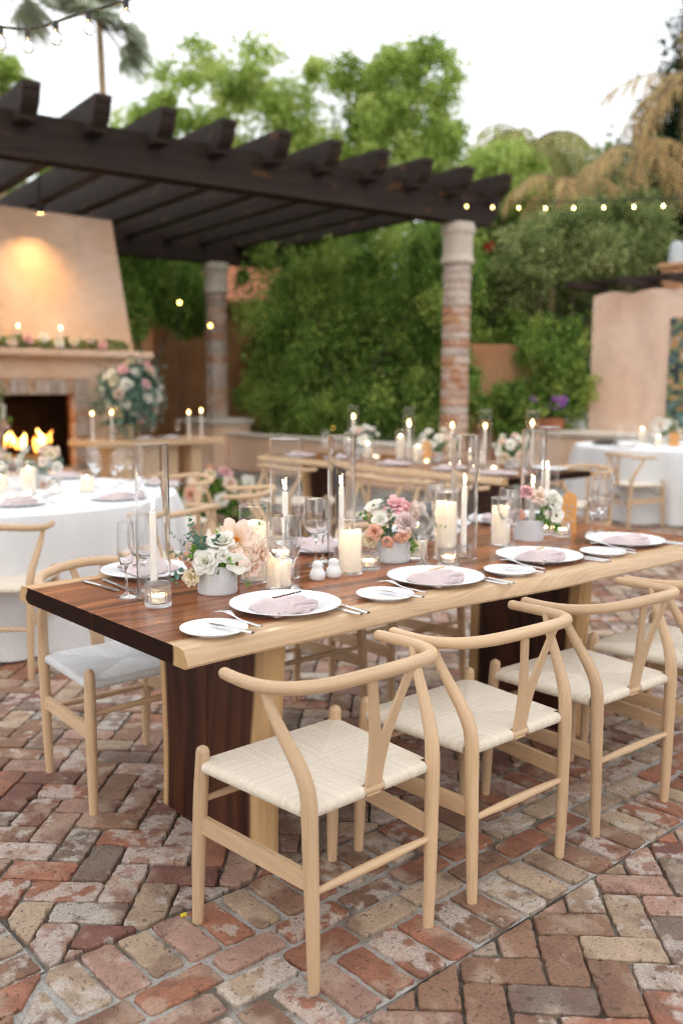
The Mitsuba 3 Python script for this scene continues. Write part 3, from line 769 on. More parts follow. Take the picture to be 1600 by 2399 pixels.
VG, VZ = [(.232, .520), (.719, .506), (1.043, .590), (1.437, .351), (1.978, .446), (2.278, .588)], ZT_
wv = ['nearest tall glass cylinder, at the dark table end', 'second tall glass cylinder, behind the front flower pot', 'third tall glass cylinder, behind the salt and pepper shakers', 'fourth tall glass cylinder, right of the middle flower pot', 'fifth tall glass cylinder, in front of the third flower pot', 'farthest tall glass cylinder on the long table, by the orange sign']
for i, (x, y) in enumerate(VG):
    place(vase_tall if i in (0, 2, 3, 4) else vase_tall_thin, 'glass_cylinder', wv[i], 'glass cylinder', TR(x, y, VZ))
    holder_at(x, y, VZ + (.0065 if i in (0, 2, 3, 4) else .0095), 'small clear holder under the taper in the ' + wv[i].split(',')[0])
    taper_at(x, y, VZ + .023, 'lit white taper candle in the ' + wv[i].split(',')[0], h=(.235, .262, .25, .247, .205, .24)[i], fl=i % 4)
for i, (x, y, rg, hg, rc, hc, t) in enumerate([(.598, .516, .047, .250, .040, .185, 'candle behind the front flower pot'), (.599, .386, .041, .157, .0375, .098, 'short candle behind the nearest wine glass'), (.924, .410, .043, .190, .0375, .138, 'candle beside the salt shakers'),
                                               (1.380, .388, .045, .252, .039, .202, 'tall candle right of the middle flower pot'), (1.775, .445, .042, .193, .037, .150, 'candle left of the third flower pot'), (1.30, .455, .040, .15, .034, .125, 'candle half hidden by the middle wine glass')]):
    place(cyl_vase(rg, hg, thick=False), 'hurricane_vase', 'vase round the ' + t, 'hurricane vase', TR(x, y, VZ))
    pillar_at(x, y, VZ + .0095, rc, hc, 'lit ivory pillar ' + t, seed=i + 1)
for i, (x, y, t) in enumerate([(.184, .416, 'in front of the nearest tall cylinder'), (1.02, .419, 'left of the middle flower pot'), (1.287, .288, 'behind the second large plate'), (2.156, .417, 'in front of the orange sign'), (2.155, .500, 'left of the orange sign')]):
    votive_at(x, y, VZ, 'ribbed glass votive with a lit tea light, ' + t)
for k, x, y, t in [('f', .170, .573, 'nearest champagne flute, alone at the dark table end'), ('w', .251, .614, 'wine glass behind the nearest tall cylinder'), ('w', .569, .330, 'wine glass nearest the viewer, behind the first large plate'), ('f', .628, .352, 'champagne flute close behind the nearest wine glass'),
                   ('w', .930, .598, 'wine glass behind the salt shakers'), ('f', .992, .633, 'champagne flute behind the salt shakers'), ('w', 1.196, .334, 'wine glass in front of the middle flower pot'), ('f', 1.236, .352, 'champagne flute in front of the middle flower pot'),
                   ('w', 1.66, .70, 'wine glass on the far side behind the fourth tall cylinder'), ('w', 1.749, .387, 'wine glass behind the third large plate'), ('f', 1.80, .40, 'champagne flute behind the third large plate'), ('w', 2.372, .363, 'wine glass right of the orange sign, behind the fourth plate'), ('f', 2.335, .385, 'champagne flute right of the orange sign')]:
    glass_at(k, x, y, VZ, t, near=True)
shaker = [('body', S(lathe([(0, 0), (.017, 0), (.0235, .006), (.0262, .016), (.0245, .028), (.0185, .038), (.0165, .044), (.0172, .050), (.0165, .058), (.012, .0635), (.005, .0655), (0, .0658)], 28), 'm_china', True))]
place(shaker, 'salt_shaker', 'round white ceramic shaker, left one of the pair on the long table', 'shaker', TR(.765, .394, VZ))
place(shaker, 'pepper_shaker', 'round white ceramic shaker, right one of the pair on the long table', 'shaker', TR(.833, .392, VZ))
arch = sg.Polygon([(-.032, 0), (.032, 0), (.032, .145)] + [(.032 * math.cos(a), .145 + .037 * math.sin(a)) for a in np.linspace(0, math.pi, 16)] + [(-.032, .145)])
k = thing('table_sign', 'orange arched table sign with silver marks beside the wine glass', 'table sign')
MA = TR(2.255, .452, VZ, -38) @ np.array([[1, 0, 0, 0], [0, 0, -1, 0], [0, 1, 0, 0], [0, 0, 0, 1.0]])
add(k, 'board', S(extrude(arch, .006), 'm_sign', 30), MA)
def blobs(pts):
    return cat(*[extrude(sg.Point(x, y).buffer(1, quad_segs=6).buffer(0) if False else shapely.affinity.scale(sg.Point(x, y).buffer(1, quad_segs=5), a, b), .0012) for x, y, a, b in pts])
add(k, 'silver_lettering', S(blobs([(-.014, .124, .005, .006), (.010, .119, .0072, .0048), (-.012, .098, .0040, .010), (.001, .096, .0065, .004), (-.009, .076, .008, .004), (.014, .058, .005, .005)]), 'm_metal', False), MA @ TR(0, 0, .006))

# ------------------------------------------------------------------ flowers
def frame(d):
    d = np.asarray(d, float); d = d / np.linalg.norm(d)
    a = np.cross(d, [0.2, 0.1, 1.0]); a /= np.linalg.norm(a)
    return np.stack([a, np.cross(d, a), d], 1)
def petals(spec, seed, nu=5, nv=6):
    """spec: list of (count, r_base, r_tip, z_tip, span, curl, phase): petals as curved patches round the axis"""
    r = np.random.default_rng(seed)
    out = []
    for n, rb, rt, zt, span, curl, ph in spec:
        for k in range(n):
            phi0 = 2 * np.pi * (k + ph) / n + r.normal(0, .12)
            s = 1 + .10 * r.normal()
            u, v = np.meshgrid(np.linspace(-1, 1, nu), np.linspace(0, 1, nv), indexing='ij')
            ve = v * (1 - .22 * np.abs(u) ** 2.2)
            rr = rb + (rt * s - rb) * ve ** .8 + curl * rt * np.clip(ve - .62, 0, 1) ** 1.4 * 2 + .05 * rt * r.normal() * ve
            zz = zt * s * np.sin(ve * np.pi / 2) - curl * .7 * rt * np.clip(ve - .7, 0, 1) * 2 + .06 * rt * np.sin(u * 6 + k * 2.3) * ve ** 2
            ph_ = phi0 + u * span * (.55 + .6 * np.sin(np.pi * np.clip(ve * .85 + .1, 0, 1)) ** .7) * .5
            V = np.stack([rr * np.cos(ph_), rr * np.sin(ph_), zz], -1)
            m = grid(V)
            out.append((*m, np.stack([ve, np.full_like(ve, r.random())], -1).reshape(-1, 2)))
    return cat(*out)
def rose(R, seed):
    return petals([(3, .02 * R, .26 * R, 1.15 * R, 2.6, .0, 0), (4, .05 * R, .42 * R, 1.12 * R, 2.1, .12, .3), (5, .08 * R, .60 * R, 1.02 * R, 1.7, .25, .1), (5, .1 * R, .80 * R, .84 * R, 1.5, .35, .6), (6, .1 * R, 1.0 * R, .56 * R, 1.3, .32, .2)], seed)
def dahlia(R, seed):
    return petals([(9, .06 * R, .72 * R, .38 * R, .62, .1, 0), (10, .07 * R, .98 * R, .26 * R, .60, .12, .5), (11, .08 * R, 1.05 * R, .08 * R, .56, .1, .2)], seed, 5, 7)
def cosmos(R, seed):
    return petals([(5, .05 * R, .95 * R, .28 * R, 1.25, .1, 0), (5, .05 * R, 1.02 * R, .16 * R, 1.2, .1, .5)], seed)
def carnation(R, seed):
    return petals([(5, .04 * R, .4 * R, .95 * R, 1.4, .3, 0), (7, .05 * R, .7 * R, .8 * R, 1.0, .4, .2), (9, .06 * R, .95 * R, .5 * R, .8, .4, .4), (9, .06 * R, 1.0 * R, .2 * R, .8, .3, .1)], seed, 5, 5)
def stock(R, seed):
    r = np.random.default_rng(seed)
    out = []
    for k in range(15):
        z = R * 2.2 * k / 15
        a = k * 2.4
        q = R * (.75 - .35 * k / 15)
        d = np.array([math.cos(a), math.sin(a), .35 + .5 * k / 15])
        m = petals([(4, .03 * R, .42 * R, .16 * R, 1.3, .2, r.random()), (3, .03 * R, .25 * R, .28 * R, 1.6, .2, r.random())], seed * 31 + k, 4, 4)
        M = np.eye(4); M[:3, :3] = frame(d); M[:3, 3] = [q * d[0], q * d[1], z]
        out.append(moved(m, M))
    return cat(*out)
FLOW = {'rose': rose, 'dahlia': dahlia, 'anemone': cosmos, 'carnation': carnation, 'stock_spike': stock}
def orient(pos, d, roll=0):
    M = np.eye(4); M[:3, :3] = frame(d); M[:3, 3] = pos
    return M
def leaf_patch(L, W, fold=.25, nu=3, nv=6):
    u, v = np.meshgrid(np.linspace(-1, 1, nu), np.linspace(0, 1, nv), indexing='ij')
    w = W / 2 * np.sin(np.pi * np.clip(v, 0.02, 1) ** .8) ** .75
    V = np.stack([u * w, v * L, fold * np.abs(u) * w - .12 * L * v * v], -1)
    return grid(V)
def sprig(pts, n, L, W, seed, pair=True, r0=.0012):
    """stem with leaves along it -> (stem mesh, leaves mesh)"""
    r = np.random.default_rng(seed)
    c = spline(pts, 24)
    st = tube(c, np.linspace(r0, r0 * .45, 24), 5)
    out = []
    for k in range(n):
        t = .16 + .84 * k / max(1, n - 1)
        i = min(22, int(t * 23)); p = c[i]; d = c[i + 1] - c[i]; d /= np.linalg.norm(d)
        s = (1.0 - .45 * t) * (1 + .15 * r.normal())
        for sd in ((-1, 1) if pair else (1 if k % 2 else -1,)):
            side = np.cross(d, r.normal(size=3)); side /= np.linalg.norm(side)
            y = d * .45 + side * sd * .9; y /= np.linalg.norm(y)
            z = np.cross(y, r.normal(size=3)); z /= np.linalg.norm(z)
            M = np.eye(4); M[:3, :3] = np.stack([np.cross(y, z), y, z], 1) * s; M[:3, 3] = p
            m = moved(leaf_patch(L, W), M)
            out.append(fuv(m, np.clip(.5 + .3 * r.normal(), 0, 1), r.random()))
    return st, cat(*out)
pot_shape = S(lathe([(0, .0), (.058, .0), (.0605, .0025), (.0612, .01), (.0612, .086), (.0605, .089), (.058, .089), (.0575, .086), (.0575, .070), (0, .068)], 48), 'm_pot', 40)
def arrangement(x, y, z, rz, label, flowers, sprigs, pot=True, seed=0, name='flower_arrangement', cat_='flower arrangement', group=None, scale=1.0):
    """flowers: (kind, material, R, (dx, dy, dz), facing); sprigs: (points, n, L, W, material, pair)"""
    k = thing(name, label, cat_, group)
    M = TR(x, y, z, rz, scale)
    if pot: add(k, 'pot', pot_shape, M)
    for i, (kind, mat, R, pos, d) in enumerate(flowers):
        q = add(k, kind, S(moved(FLOW[kind](R, seed * 100 + i), orient(pos, d)), mat, True), M)
        if kind == 'dahlia': add(q, 'stamens', S(cat(*[tube([np.array(pos), np.array(pos) + frame(d) @ np.array([.012 * math.cos(a) * b, .012 * math.sin(a) * b, R * .38])], .0016, 5)[:2] for a, b in [(j * 2.4, .3 + .05 * j) for j in range(14)]]), 'm_stamen', True), M)
        if kind == 'anemone': add(q, 'centre', S(moved(lathe([(.0, 0), (R * .2, 0), (R * .17, R * .12), (0, R * .2)], 10), orient(pos, d)), 'm_centre', True), M)
    for i, (pts, n, L, W, mat, pair) in enumerate(sprigs):
        st, lv = sprig(pts, n + 2, L * 1.25, W * 1.3, seed * 50 + i, pair)
        q = add(k, 'leafy_sprig', S(lv, mat, True), M)
        add(q, 'stem', S(st, 'm_stem'), M)
    return k
RW = -41.75
E_, G_ = 'm_euca', 'm_leaf'
arrangement(.417, .458, VZ, RW, 'front white pot of white roses, large blush dahlia and eucalyptus on the long table', [
    ('rose', 'm_petal_white', .040, (-.024, -.050, .100), (-.15, -.85, .35)), ('rose', 'm_petal_white', .042, (.018, -.022, .142), (.05, -.55, .8)), ('rose', 'm_petal_white', .022, (.026, -.055, .120), (.1, -.85, .4)),
    ('anemone', 'm_petal_white', .034, (.067, -.056, .100), (.25, -.9, .1)), ('dahlia', 'm_petal_blush', .062, (.064, -.012, .160), (-.05, -.85, .42)), ('carnation', 'm_petal_blush', .040, (.122, -.004, .120), (.8, -.5, .0)), ('carnation', 'm_petal_blush', .032, (.105, -.028, .088), (.7, -.7, -.3)),
    ('carnation', 'm_petal_cream', .027, (-.068, -.052, .056), (-.4, -.85, .15)), ('stock_spike', 'm_petal_peach', .022, (-.070, -.012, .095), (-.75, -.3, .55)), ('stock_spike', 'm_petal_blush', .022, (-.055, .0, .115), (-.62, -.1, .75)), ('rose', 'm_petal_white', .03, (.0, .03, .13), (0, .4, .9)), ('stock_spike', 'm_petal_peach', .02, (-.045, -.03, .085), (-.8, -.5, .3))],
    [([(0, -.02, .08), (-.03, -.05, .13), (-.045, -.06, .16), (-.03, -.065, .185)], 8, .022, .018, E_, True), ([(-.01, -.02, .08), (-.05, -.05, .14), (-.075, -.05, .175), (-.085, -.04, .19)], 8, .022, .018, E_, True), ([(0, 0, .07), (-.02, -.02, .13), (-.045, -.03, .17), (-.07, -.03, .20)], 9, .022, .017, E_, True), ([(0, -.01, .07), (-.005, -.045, .13), (.0, -.06, .165), (.01, -.06, .19)], 9, .022, .017, E_, True), ([(-.02, 0, .07), (-.06, -.04, .11), (-.10, -.05, .125), (-.135, -.05, .135)], 9, .024, .015, E_, True),
     ([(-.02, -.01, .075), (-.075, -.05, .08), (-.115, -.055, .06), (-.122, -.05, .03)], 6, .022, .016, E_, True), ([(0, .01, .07), (-.05, 0, .16), (-.085, .0, .22), (-.083, -.01, .245)], 7, .016, .009, E_, True), ([(-.02, -.02, .08), (-.045, -.05, .10), (-.06, -.06, .12), (-.055, -.06, .145)], 6, .034, .016, G_, True),
     ([(.01, .01, .07), (.06, .02, .15), (.115, .02, .19), (.135, .02, .235)], 7, .020, .012, G_, True), ([(0, 0, .07), (.0, -.01, .15), (.01, -.02, .19), (.012, -.02, .215)], 7, .022, .007, G_, True), ([(.02, -.02, .08), (.03, -.06, .09), (.04, -.07, .1), (.05, -.075, .115)], 4, .025, .014, G_, True), ([(.02, .0, .07), (.07, -.03, .08), (.09, -.04, .06), (.092, -.04, .035)], 4, .028, .014, G_, True), ([(-.03, 0, .08), (-.09, -.01, .14), (-.125, -.01, .17), (-.15, -.01, .20)], 7, .014, .007, E_, True)], seed=1)
arrangement(1.20, .481, VZ, RW, 'middle white pot of pink, mauve and peach flowers on the long table', [
    ('rose', 'm_petal_mauve', .037, (.035, -.045, .140), (.2, -.75, .55)), ('carnation', 'm_petal_pink', .042, (.008, .0, .195), (-.1, -.4, .9)), ('rose', 'm_petal_pink', .032, (.030, .01, .185), (.3, -.3, .9)), ('carnation', 'm_petal_blush', .040, (.082, .0, .172), (.5, -.5, .6)), ('carnation', 'm_petal_blush', .034, (.105, -.02, .138), (.8, -.5, .3)),
    ('rose', 'm_petal_peach', .030, (-.064, -.045, .112), (-.4, -.85, .3)), ('stock_spike', 'm_petal_peach', .022, (-.022, -.055, .078), (-.15, -.95, .25)), ('stock_spike', 'm_petal_peach', .020, (.015, -.055, .092), (.15, -.9, .3)), ('carnation', 'm_petal_cream', .032, (-.082, -.03, .085), (-.6, -.7, .1)), ('anemone', 'm_petal_white', .040, (-.072, .01, .200), (-.5, -.3, .9)), ('rose', 'm_petal_white', .028, (-.045, -.03, .150), (-.3, -.7, .6)), ('rose', 'm_petal_peach', .024, (.03, -.06, .10), (.2, -.9, .2))],
    [([(0, 0, .07), (-.01, -.04, .14), (-.01, -.05, .17), (-.02, -.05, .20)], 8, .022, .016, E_, True), ([(0, 0, .07), (-.02, .0, .15), (-.03, -.01, .2), (-.04, -.01, .235)], 8, .024, .016, E_, True), ([(.01, 0, .07), (.05, -.06, .09), (.075, -.07, .10), (.10, -.07, .11)], 8, .026, .017, E_, True), ([(.02, 0, .07), (.06, -.05, .075), (.07, -.06, .06), (.08, -.06, .04)], 6, .028, .016, G_, True),
     ([(-.02, 0, .07), (-.07, -.01, .14), (-.10, -.01, .17), (-.12, -.01, .18)], 8, .028, .015, G_, True), ([(.02, 0, .07), (.1, -.02, .12), (.15, -.03, .135), (.19, -.03, .125)], 7, .018, .012, E_, True), ([(0, -.02, .07), (.01, -.06, .12), (.02, -.07, .14), (.05, -.07, .15)], 7, .022, .015, E_, True)], seed=2)
arrangement(1.970, .451, VZ, RW, 'third pot with white roses and bright green leaves, left of the orange sign', [
    ('rose', 'm_petal_white', .042, (.078, -.02, .165), (.4, -.7, .5)), ('anemone', 'm_petal_white', .040, (.100, -.04, .110), (.6, -.75, .1)), ('rose', 'm_petal_pink', .034, (-.016, -.01, .19), (-.2, -.5, .8)), ('stock_spike', 'm_petal_peach', .024, (-.04, -.03, .11), (-.5, -.8, .2)), ('carnation', 'm_petal_blush', .036, (.03, -.03, .18), (.1, -.7, .7)), ('carnation', 'm_petal_blush', .034, (-.06, .0, .15), (-.7, -.5, .5))],
    [([(.02, 0, .07), (.05, -.04, .12), (.07, -.05, .14), (.09, -.05, .15)], 8, .034, .018, G_, True), ([(.02, 0, .07), (.06, -.04, .09), (.08, -.05, .08), (.1, -.05, .06)], 7, .034, .018, G_, True), ([(.02, 0, .08), (.08, 0, .16), (.11, 0, .19), (.14, 0, .2)], 8, .024, .016, E_, True), ([(-.02, 0, .07), (-.05, -.02, .16), (-.06, -.02, .2), (-.07, -.02, .23)], 8, .024, .016, E_, True)], seed=3)
# ------------------------------------------------------------------ stucco, beams, foliage
def stucco(name, a, b, sc=1.0):
    def col(p, n, uv):
        c = mix(C(*a), C(*b), smoothstep(.25, .75, fbm(p.x * 1.7 + p.y * 1.3, p.y * 1.1, p.z * 1.5, 4)))
        c = c * (.86 + .14 * smoothstep(.3, .6, fbm(p.x * 3 + 9, p.y * 3, p.z * .8, 4)))
        return c * (.90 + .20 * fbm(p.x * 12, p.y * 12, p.z * 12, 3))
    bumped(name, col, lambda p, n, uv: fbm(p.x * 22, p.y * 22, p.z * 22, 3), .01, rough=.92, spec=.15, eps=.004)
stucco('m_stucco', (.75, .50, .34), (.79, .59, .46))
stucco('m_terracotta', (.46, .23, .12), (.54, .31, .18))
stucco('m_pinkwall', (.77, .52, .39), (.80, .60, .48))
stucco('m_terracotta_shaded', (.27, .12, .055), (.35, .175, .085))  # darkened copy of the terracotta, shade from the leaves is in the colour
stucco('m_stone', (.52, .46, .39), (.62, .57, .50))
def beam_col(p, n, uv):
    g = fbm(p.x * 3 + p.y * 8, p.z * 26 + p.y * 6, p.y * 3, 3)
    c = mix(C(.012, .0085, .007), C(.042, .028, .022), g)
    return mix(c, C(.11, .05, .022), smoothstep(.66, .82, fbm(p.x * 5, p.y * 5, p.z * 9 + 3, 3)) * .7)
P_('m_beam', beam_col, rough=.7, spec=.2)
def course_col(p, n, uv):
    t = uv.x * 5
    cols = [(.40, .20, .12), (.42, .28, .21), (.36, .29, .25), (.46, .36, .30), (.44, .24, .14)]
    c = C(*cols[0])
    for i in range(1, 5): c = dr.select(t >= i, C(*cols[i]), c)
    return mix(c * (.75 + .5 * fbm(p.x * 14, p.y * 14, p.z * 14, 3)), C(.54, .47, .42), smoothstep(.42, .66, fbm(p.x * 8, p.y * 8 + uv.y * 20, p.z * 8, 3)) * .7)
P_('m_course', course_col, rough=.85, spec=.2)
P_('m_grate', (.012, .011, .010), rough=.7)
P_('m_soot', lambda p, n, uv: C(.012, .008, .006) * (.5 + fbm(p.x * 8, p.y * 8, p.z * 8, 3)), rough=.95, spec=.05)
P_('m_firebrick_glow', lambda p, n, uv: C(.30, .14, .06) * (.6 + .8 * fbm(p.x * 6, p.y * 6, p.z * 6, 3)), rough=.95, spec=.05)  # brick made a brighter orange, the fire glow is partly painted in
P_('m_clay', lambda p, n, uv: C(.40, .15, .08) * (.8 + .4 * fbm(p.x * 10, p.y * 10, p.z * 10, 2)), rough=.8)
P_('m_bark', lambda p, n, uv: mix(C(.10, .075, .05), C(.24, .19, .14), fbm(p.x * 8, p.y * 8, p.z * 3, 3)), rough=.95, spec=.1)
P_('m_palm_bark', lambda p, n, uv: mix(C(.34, .24, .13), C(.48, .36, .22), fbm(p.x * 5, p.y * 5, p.z * 9, 3)), rough=.95, spec=.1)
P_('m_cable', (.012, .014, .016), rough=.6)
P_('m_black', (.015, .015, .016), rough=.4)
P_('m_stand', (.45, .36, .16), rough=.35, metallic=.8)
P_('m_lantern', (.45, .49, .52), rough=.3, spec=.5)
def leafm(name, dark, mid, lite, trans=.7, rough=.5):
    thin(name, lambda p, n, uv: dr.select(uv.x < .5, mix(C(*dark), C(*mid), uv.x * 2), mix(C(*mid), C(*lite), uv.x * 2 - 1)), trans, rough)
leafm('m_tree_bright', (.20, .30, .06), (.48, .62, .17), (.70, .76, .32), 1.0)
leafm('m_hedge', (.045, .105, .026), (.18, .33, .07), (.50, .60, .16), .8, .4)
leafm('m_olive', (.11, .16, .055), (.29, .36, .14), (.55, .56, .27), .9)
leafm('m_dark_leaf', (.006, .016, .008), (.016, .036, .016), (.045, .075, .035), .3, .4)
leafm('m_frond_tan', (.42, .30, .14), (.70, .52, .26), (.80, .66, .40), .95)
leafm('m_frond_green', (.12, .17, .07), (.27, .34, .15), (.48, .52, .30), .8)
leafm('m_frond_grey', (.40, .45, .34), (.64, .68, .56), (.80, .82, .72), 1.5)

def leaves(pos, L, W, seed, out=None, droop=.3, uvx=None, curl=False):
    """one bent quad per leaf"""
    r = np.random.default_rng(seed)
    n = len(pos)
    d = r.normal(size=(n, 3))
    if out is not None: d = d * .8 + out
    d[:, 2] -= droop
    d /= np.linalg.norm(d, axis=1, keepdims=True)
    s = np.cross(d, r.normal(size=(n, 3))); s /= np.linalg.norm(s, axis=1, keepdims=True)
    nn = np.cross(s, d)
    l = L * (.6 + .8 * r.random((n, 1))); w = W * (.6 + .8 * r.random((n, 1)))
    a, b = pos - d * l * .5, pos + d * l * .5 - nn * l * .1
    m = pos + nn * l * .08
    V = np.stack([a, m + s * w * .5, b, m - s * w * .5], 1).reshape(-1, 3)
    i = np.arange(n)[:, None] * 4
    F = np.vstack([i + [0, 1, 2], i + [0, 2, 3]])
    u = np.clip(uvx if uvx is not None else r.random(n), 0, 1)
    return V, F, np.c_[np.repeat(u, 4), np.repeat(r.random(n), 4)]
def crown(blobs, n, L, W, seed, clump=.30, fill=.25, light=.0, droop=.3, nclump=46):
    """blobs: (centre, radii, weight): leaves in clumps that sit on and under the surface of each ellipsoid"""
    r = np.random.default_rng(seed)
    P, O, U = [], [], []
    tot = sum(w for _, _, w in blobs)
    for c, rad, w in blobs:
        c, rad = np.array(c, float), np.array(rad, float)
        k = int(n * w / tot)
        nc = max(6, int(nclump * w / tot * len(blobs) ** .5))
        d = r.normal(size=(nc, 3)); d /= np.linalg.norm(d, axis=1, keepdims=True)
        q = (.55 + .45 * r.random((nc, 1)) ** .5)
        cc = d * q
        sz = clump * (.6 + .8 * r.random(nc))
        br = r.normal(0, .22, nc)
        i = r.integers(0, nc, k)
        x = cc[i] + r.normal(size=(k, 3)) * sz[i][:, None] * .42
        ii = r.random(k) < fill
        e = r.normal(size=(k, 3)); e /= np.linalg.norm(e, axis=1, keepdims=True)
        x[ii] = (e * r.random((k, 1)) ** .5)[ii]
        P.append(c + x * rad); O.append(x * 1.0 / (np.linalg.norm(x, axis=1, keepdims=True) + .1)); U.append(.42 + light + br[i] + .16 * r.normal(size=k))
    P, O, U = np.vstack(P), np.vstack(O), np.concatenate(U)
    ok = P[:, 2] > .04
    return leaves(P[ok], L, W, seed + 1, O[ok], droop, U[ok])
def trunk(base, tips, r0, seed):
    r = np.random.default_rng(seed)
    out = []
    base = np.array(base, float)
    fork = base + (np.mean(tips, 0) - base) * .45
    out.append(tube(spline([base, base + (fork - base) * .5 + r.normal(0, .05, 3), fork], 10), np.linspace(r0, r0 * .7, 10), 10)[:2])
    for t in tips:
        t = np.array(t, float)
        out.append(tube(spline([fork - (fork - base) * .05, fork + (t - fork) * .5 + r.normal(0, .12, 3), t], 10), np.linspace(r0 * .55, r0 * .1, 10), 7)[:2])
    return cat(*out)
def tree(name, label, cat_, blobs, n, L, W, mat, seed, base=None, r0=.15, group=None, **k):
    t = thing(name, label, cat_, group)
    add(t, 'crown', S(crown(blobs, n, L, W, seed, **k), mat, False), None)
    if base is not None:
        tr = trunk(base, [np.array(b[0]) + np.array([0, 0, b[1][2] * .3]) for b in blobs[:9]], r0, seed)
        add(t, 'trunk', S(tr, 'm_bark', True))
    return t

# ------------------------------------------------------------------ pergola
COL = np.array([8.03, 6.21])
PU, PV = np.array([-.9942, .1077]), np.array([.1077, .9942])
PA = math.degrees(math.atan2(PU[1], PU[0]))
MP = np.eye(4); MP[:3, 0] = [*PU, 0]; MP[:3, 1] = [*-PV, 0]; MP[:3, 2] = [0, 0, 1]; MP[:3, 3] = [*COL, 0]     # local: x leftwards along the beam, -y away from the camera
MP2 = np.eye(4); MP2[:3, 0] = [*-PU, 0]; MP2[:3, 1] = [*PV, 0]; MP2[:3, 3] = [*COL, 0]                             # right handed: x to the right, y away
perg = thing('pergola', 'dark brown timber pergola with shaped rafter ends on two brick columns', 'pergola')
ZB = 3.48
def end_profile(x0, x1, z0, z1, cut=.30):
    """beam side view with an ogee cut at its right end"""
    h = z1 - z0
    e = [(x1, z1), (x1, z1 - .18 * h), (x1 - .02, z1 - .22 * h), (x1 - .035, z1 - .45 * h), (x1 - .07, z1 - .66 * h), (x1 - .13, z1 - .82 * h), (x1 - .15, z1 - .86 * h), (x1 - .16, z0), (x0, z0), (x0, z1)]
    return sg.Polygon(e)
def along_x(poly, y0, y1):
    m = extrude(poly, y1 - y0)
    v = m[0]
    return np.c_[v[:, 0], y0 + v[:, 2], v[:, 1]], np.asarray(m[1])[:, ::-1]
for y, lab in ((0, 'front'), (5.33, 'rear')):
    for s in (-.13, .055):
        add(perg, 'beam', S(along_x(end_profile(-9.5, .62, ZB, ZB + .40), y + s, y + s + .075), 'm_beam', False), MP2)
    add(perg, 'beam', S(box(-9.5, .40, y - .054, y + .054, ZB + .03, ZB + .37, .004), 'm_beam', False), MP2)
for i in range(14):
    xr = .37 - .655 * i
    v, f = along_x(end_profile(-6.3, .0, ZB + .275, ZB + .575), -.08, .08)        # x along the rafter, its cut end at 0
    M = np.eye(4); M[:3, 0] = [*-PV, 0]; M[:3, 1] = [*-PU, 0]; M[:3, 2] = [0, 0, 1]
    M[:2, 3] = COL + PU * -xr - PV * .50
    add(perg, 'rafter', S((v, f), 'm_beam', False), M)
def column(name, label, x, y, z0, plinth):
    k = thing(name, label, 'column')
    r = np.random.default_rng(int(x * 100 + y * 10))
    z = z0
    while z < 2.98:
        h = .098 + .016 * r.random()
        R = .178 + .006 * r.normal()
        m = lathe([(0, z), (R - .012, z), (R, z + .010), (R + .003, z + h * .5), (R, z + h - .012), (R - .012, z + h - .002), (0, z + h - .002)], 20)
        m = (np.c_[m[0][:, :2] * (1 + .02 * (meshkit.noise(m[0] * 9) - .5))[:, None], m[0][:, 2]], m[1])
        add(k, 'brick_course', S(fuv(m, min(.99, r.random()), r.random()), 'm_course', True), TR(x, y, 0))
        z += h
    add(k, 'shaft_core', S(lathe([(.158, z0), (.158, 3.0)], 18), 'm_stone', True), TR(x, y, 0))
    add(k, 'capital', S(lathe([(0, 2.97), (.195, 2.97), (.215, 2.99), (.215, 3.02), (.195, 3.05), (.192, 3.09), (.190, 3.30), (.196, 3.33), (.215, 3.35), (.222, 3.375), (.222, 3.42), (.212, 3.445), (.20, 3.478), (0, 3.478)], 28), 'm_stone', 30), TR(x, y, 0))
    if plinth:
        p = add(k, 'plinth', S(box(-.40, .40, -.40, .40, 0, z0 - .10, .01), 'm_stucco', False), TR(x, y, 0))
        add(p, 'stone_cap', S(box(-.46, .46, -.46, .46, z0 - .098, z0, .02), 'm_stone', False), TR(x, y, 0))
column('pergola_column', 'right brick pergola column with white stone capital, nearest the viewer', *COL, .0, False)
column('pergola_column', 'left brick pergola column with white capital, standing on a low plinth farther back', 7.94, 11.54, .86, True)

# ------------------------------------------------------------------ fireplace under the pergola
fp = thing('fireplace', 'tall tapered stucco fireplace with brick lintel and a burning fire', 'fireplace')
XC, YF = 3.58, 8.9
hood = sg.Polygon([(XC - 1.27, 1.84), (XC + 1.27, 1.84), (XC + 1.06, 3.46), (XC - 1.06, 3.46)])
def hood_mesh():
    f0 = [(XC - 1.27, YF, 1.84), (XC + 1.27, YF, 1.84), (XC + 1.06, YF + .10, 3.46), (XC - 1.06, YF + .10, 3.46)]
    b0 = [(x, YF + .95, z) for x, y, z in f0]
    h = trimesh.convex.convex_hull(np.array([(x + dx, y + dy, z) for x, y, z in f0 + b0 for dx, dy in ((.012, 0), (-.012, 0), (0, .012))]))
    return np.array(h.vertices), np.array(h.faces)
add(fp, 'chimney_hood', S(hood_mesh(), 'm_stucco', 35))
for n_, b_ in (('left_pier', (XC - 1.27, XC - .66)), ('right_pier', (XC + .66, XC + 1.27))):
    add(fp, 'pier', S(box(b_[0], b_[1], YF, YF + .95, 0, 1.48, .012), 'm_stucco', False))
add(fp, 'breast', S(box(XC - 1.27, XC + 1.27, YF + .003, YF + .95, 1.482, 1.744, .01), 'm_stucco', False))
add(fp, 'mantel', S(box(XC - 1.45, XC + 1.45, YF - .24, YF + .9, 1.745, 1.835, .02), 'm_stucco', False))
for k_ in range(13):
    x = XC - .66 + .1015 * k_
    m = box(x + .004, x + .0975, YF - .018, YF + .10, 1.292, 1.478, .006)
    add(fp, 'lintel_brick', S(fuv(m, .5 + .45 * (k_ * .377 % 1), k_ * .61 % 1), 'm_course', False))
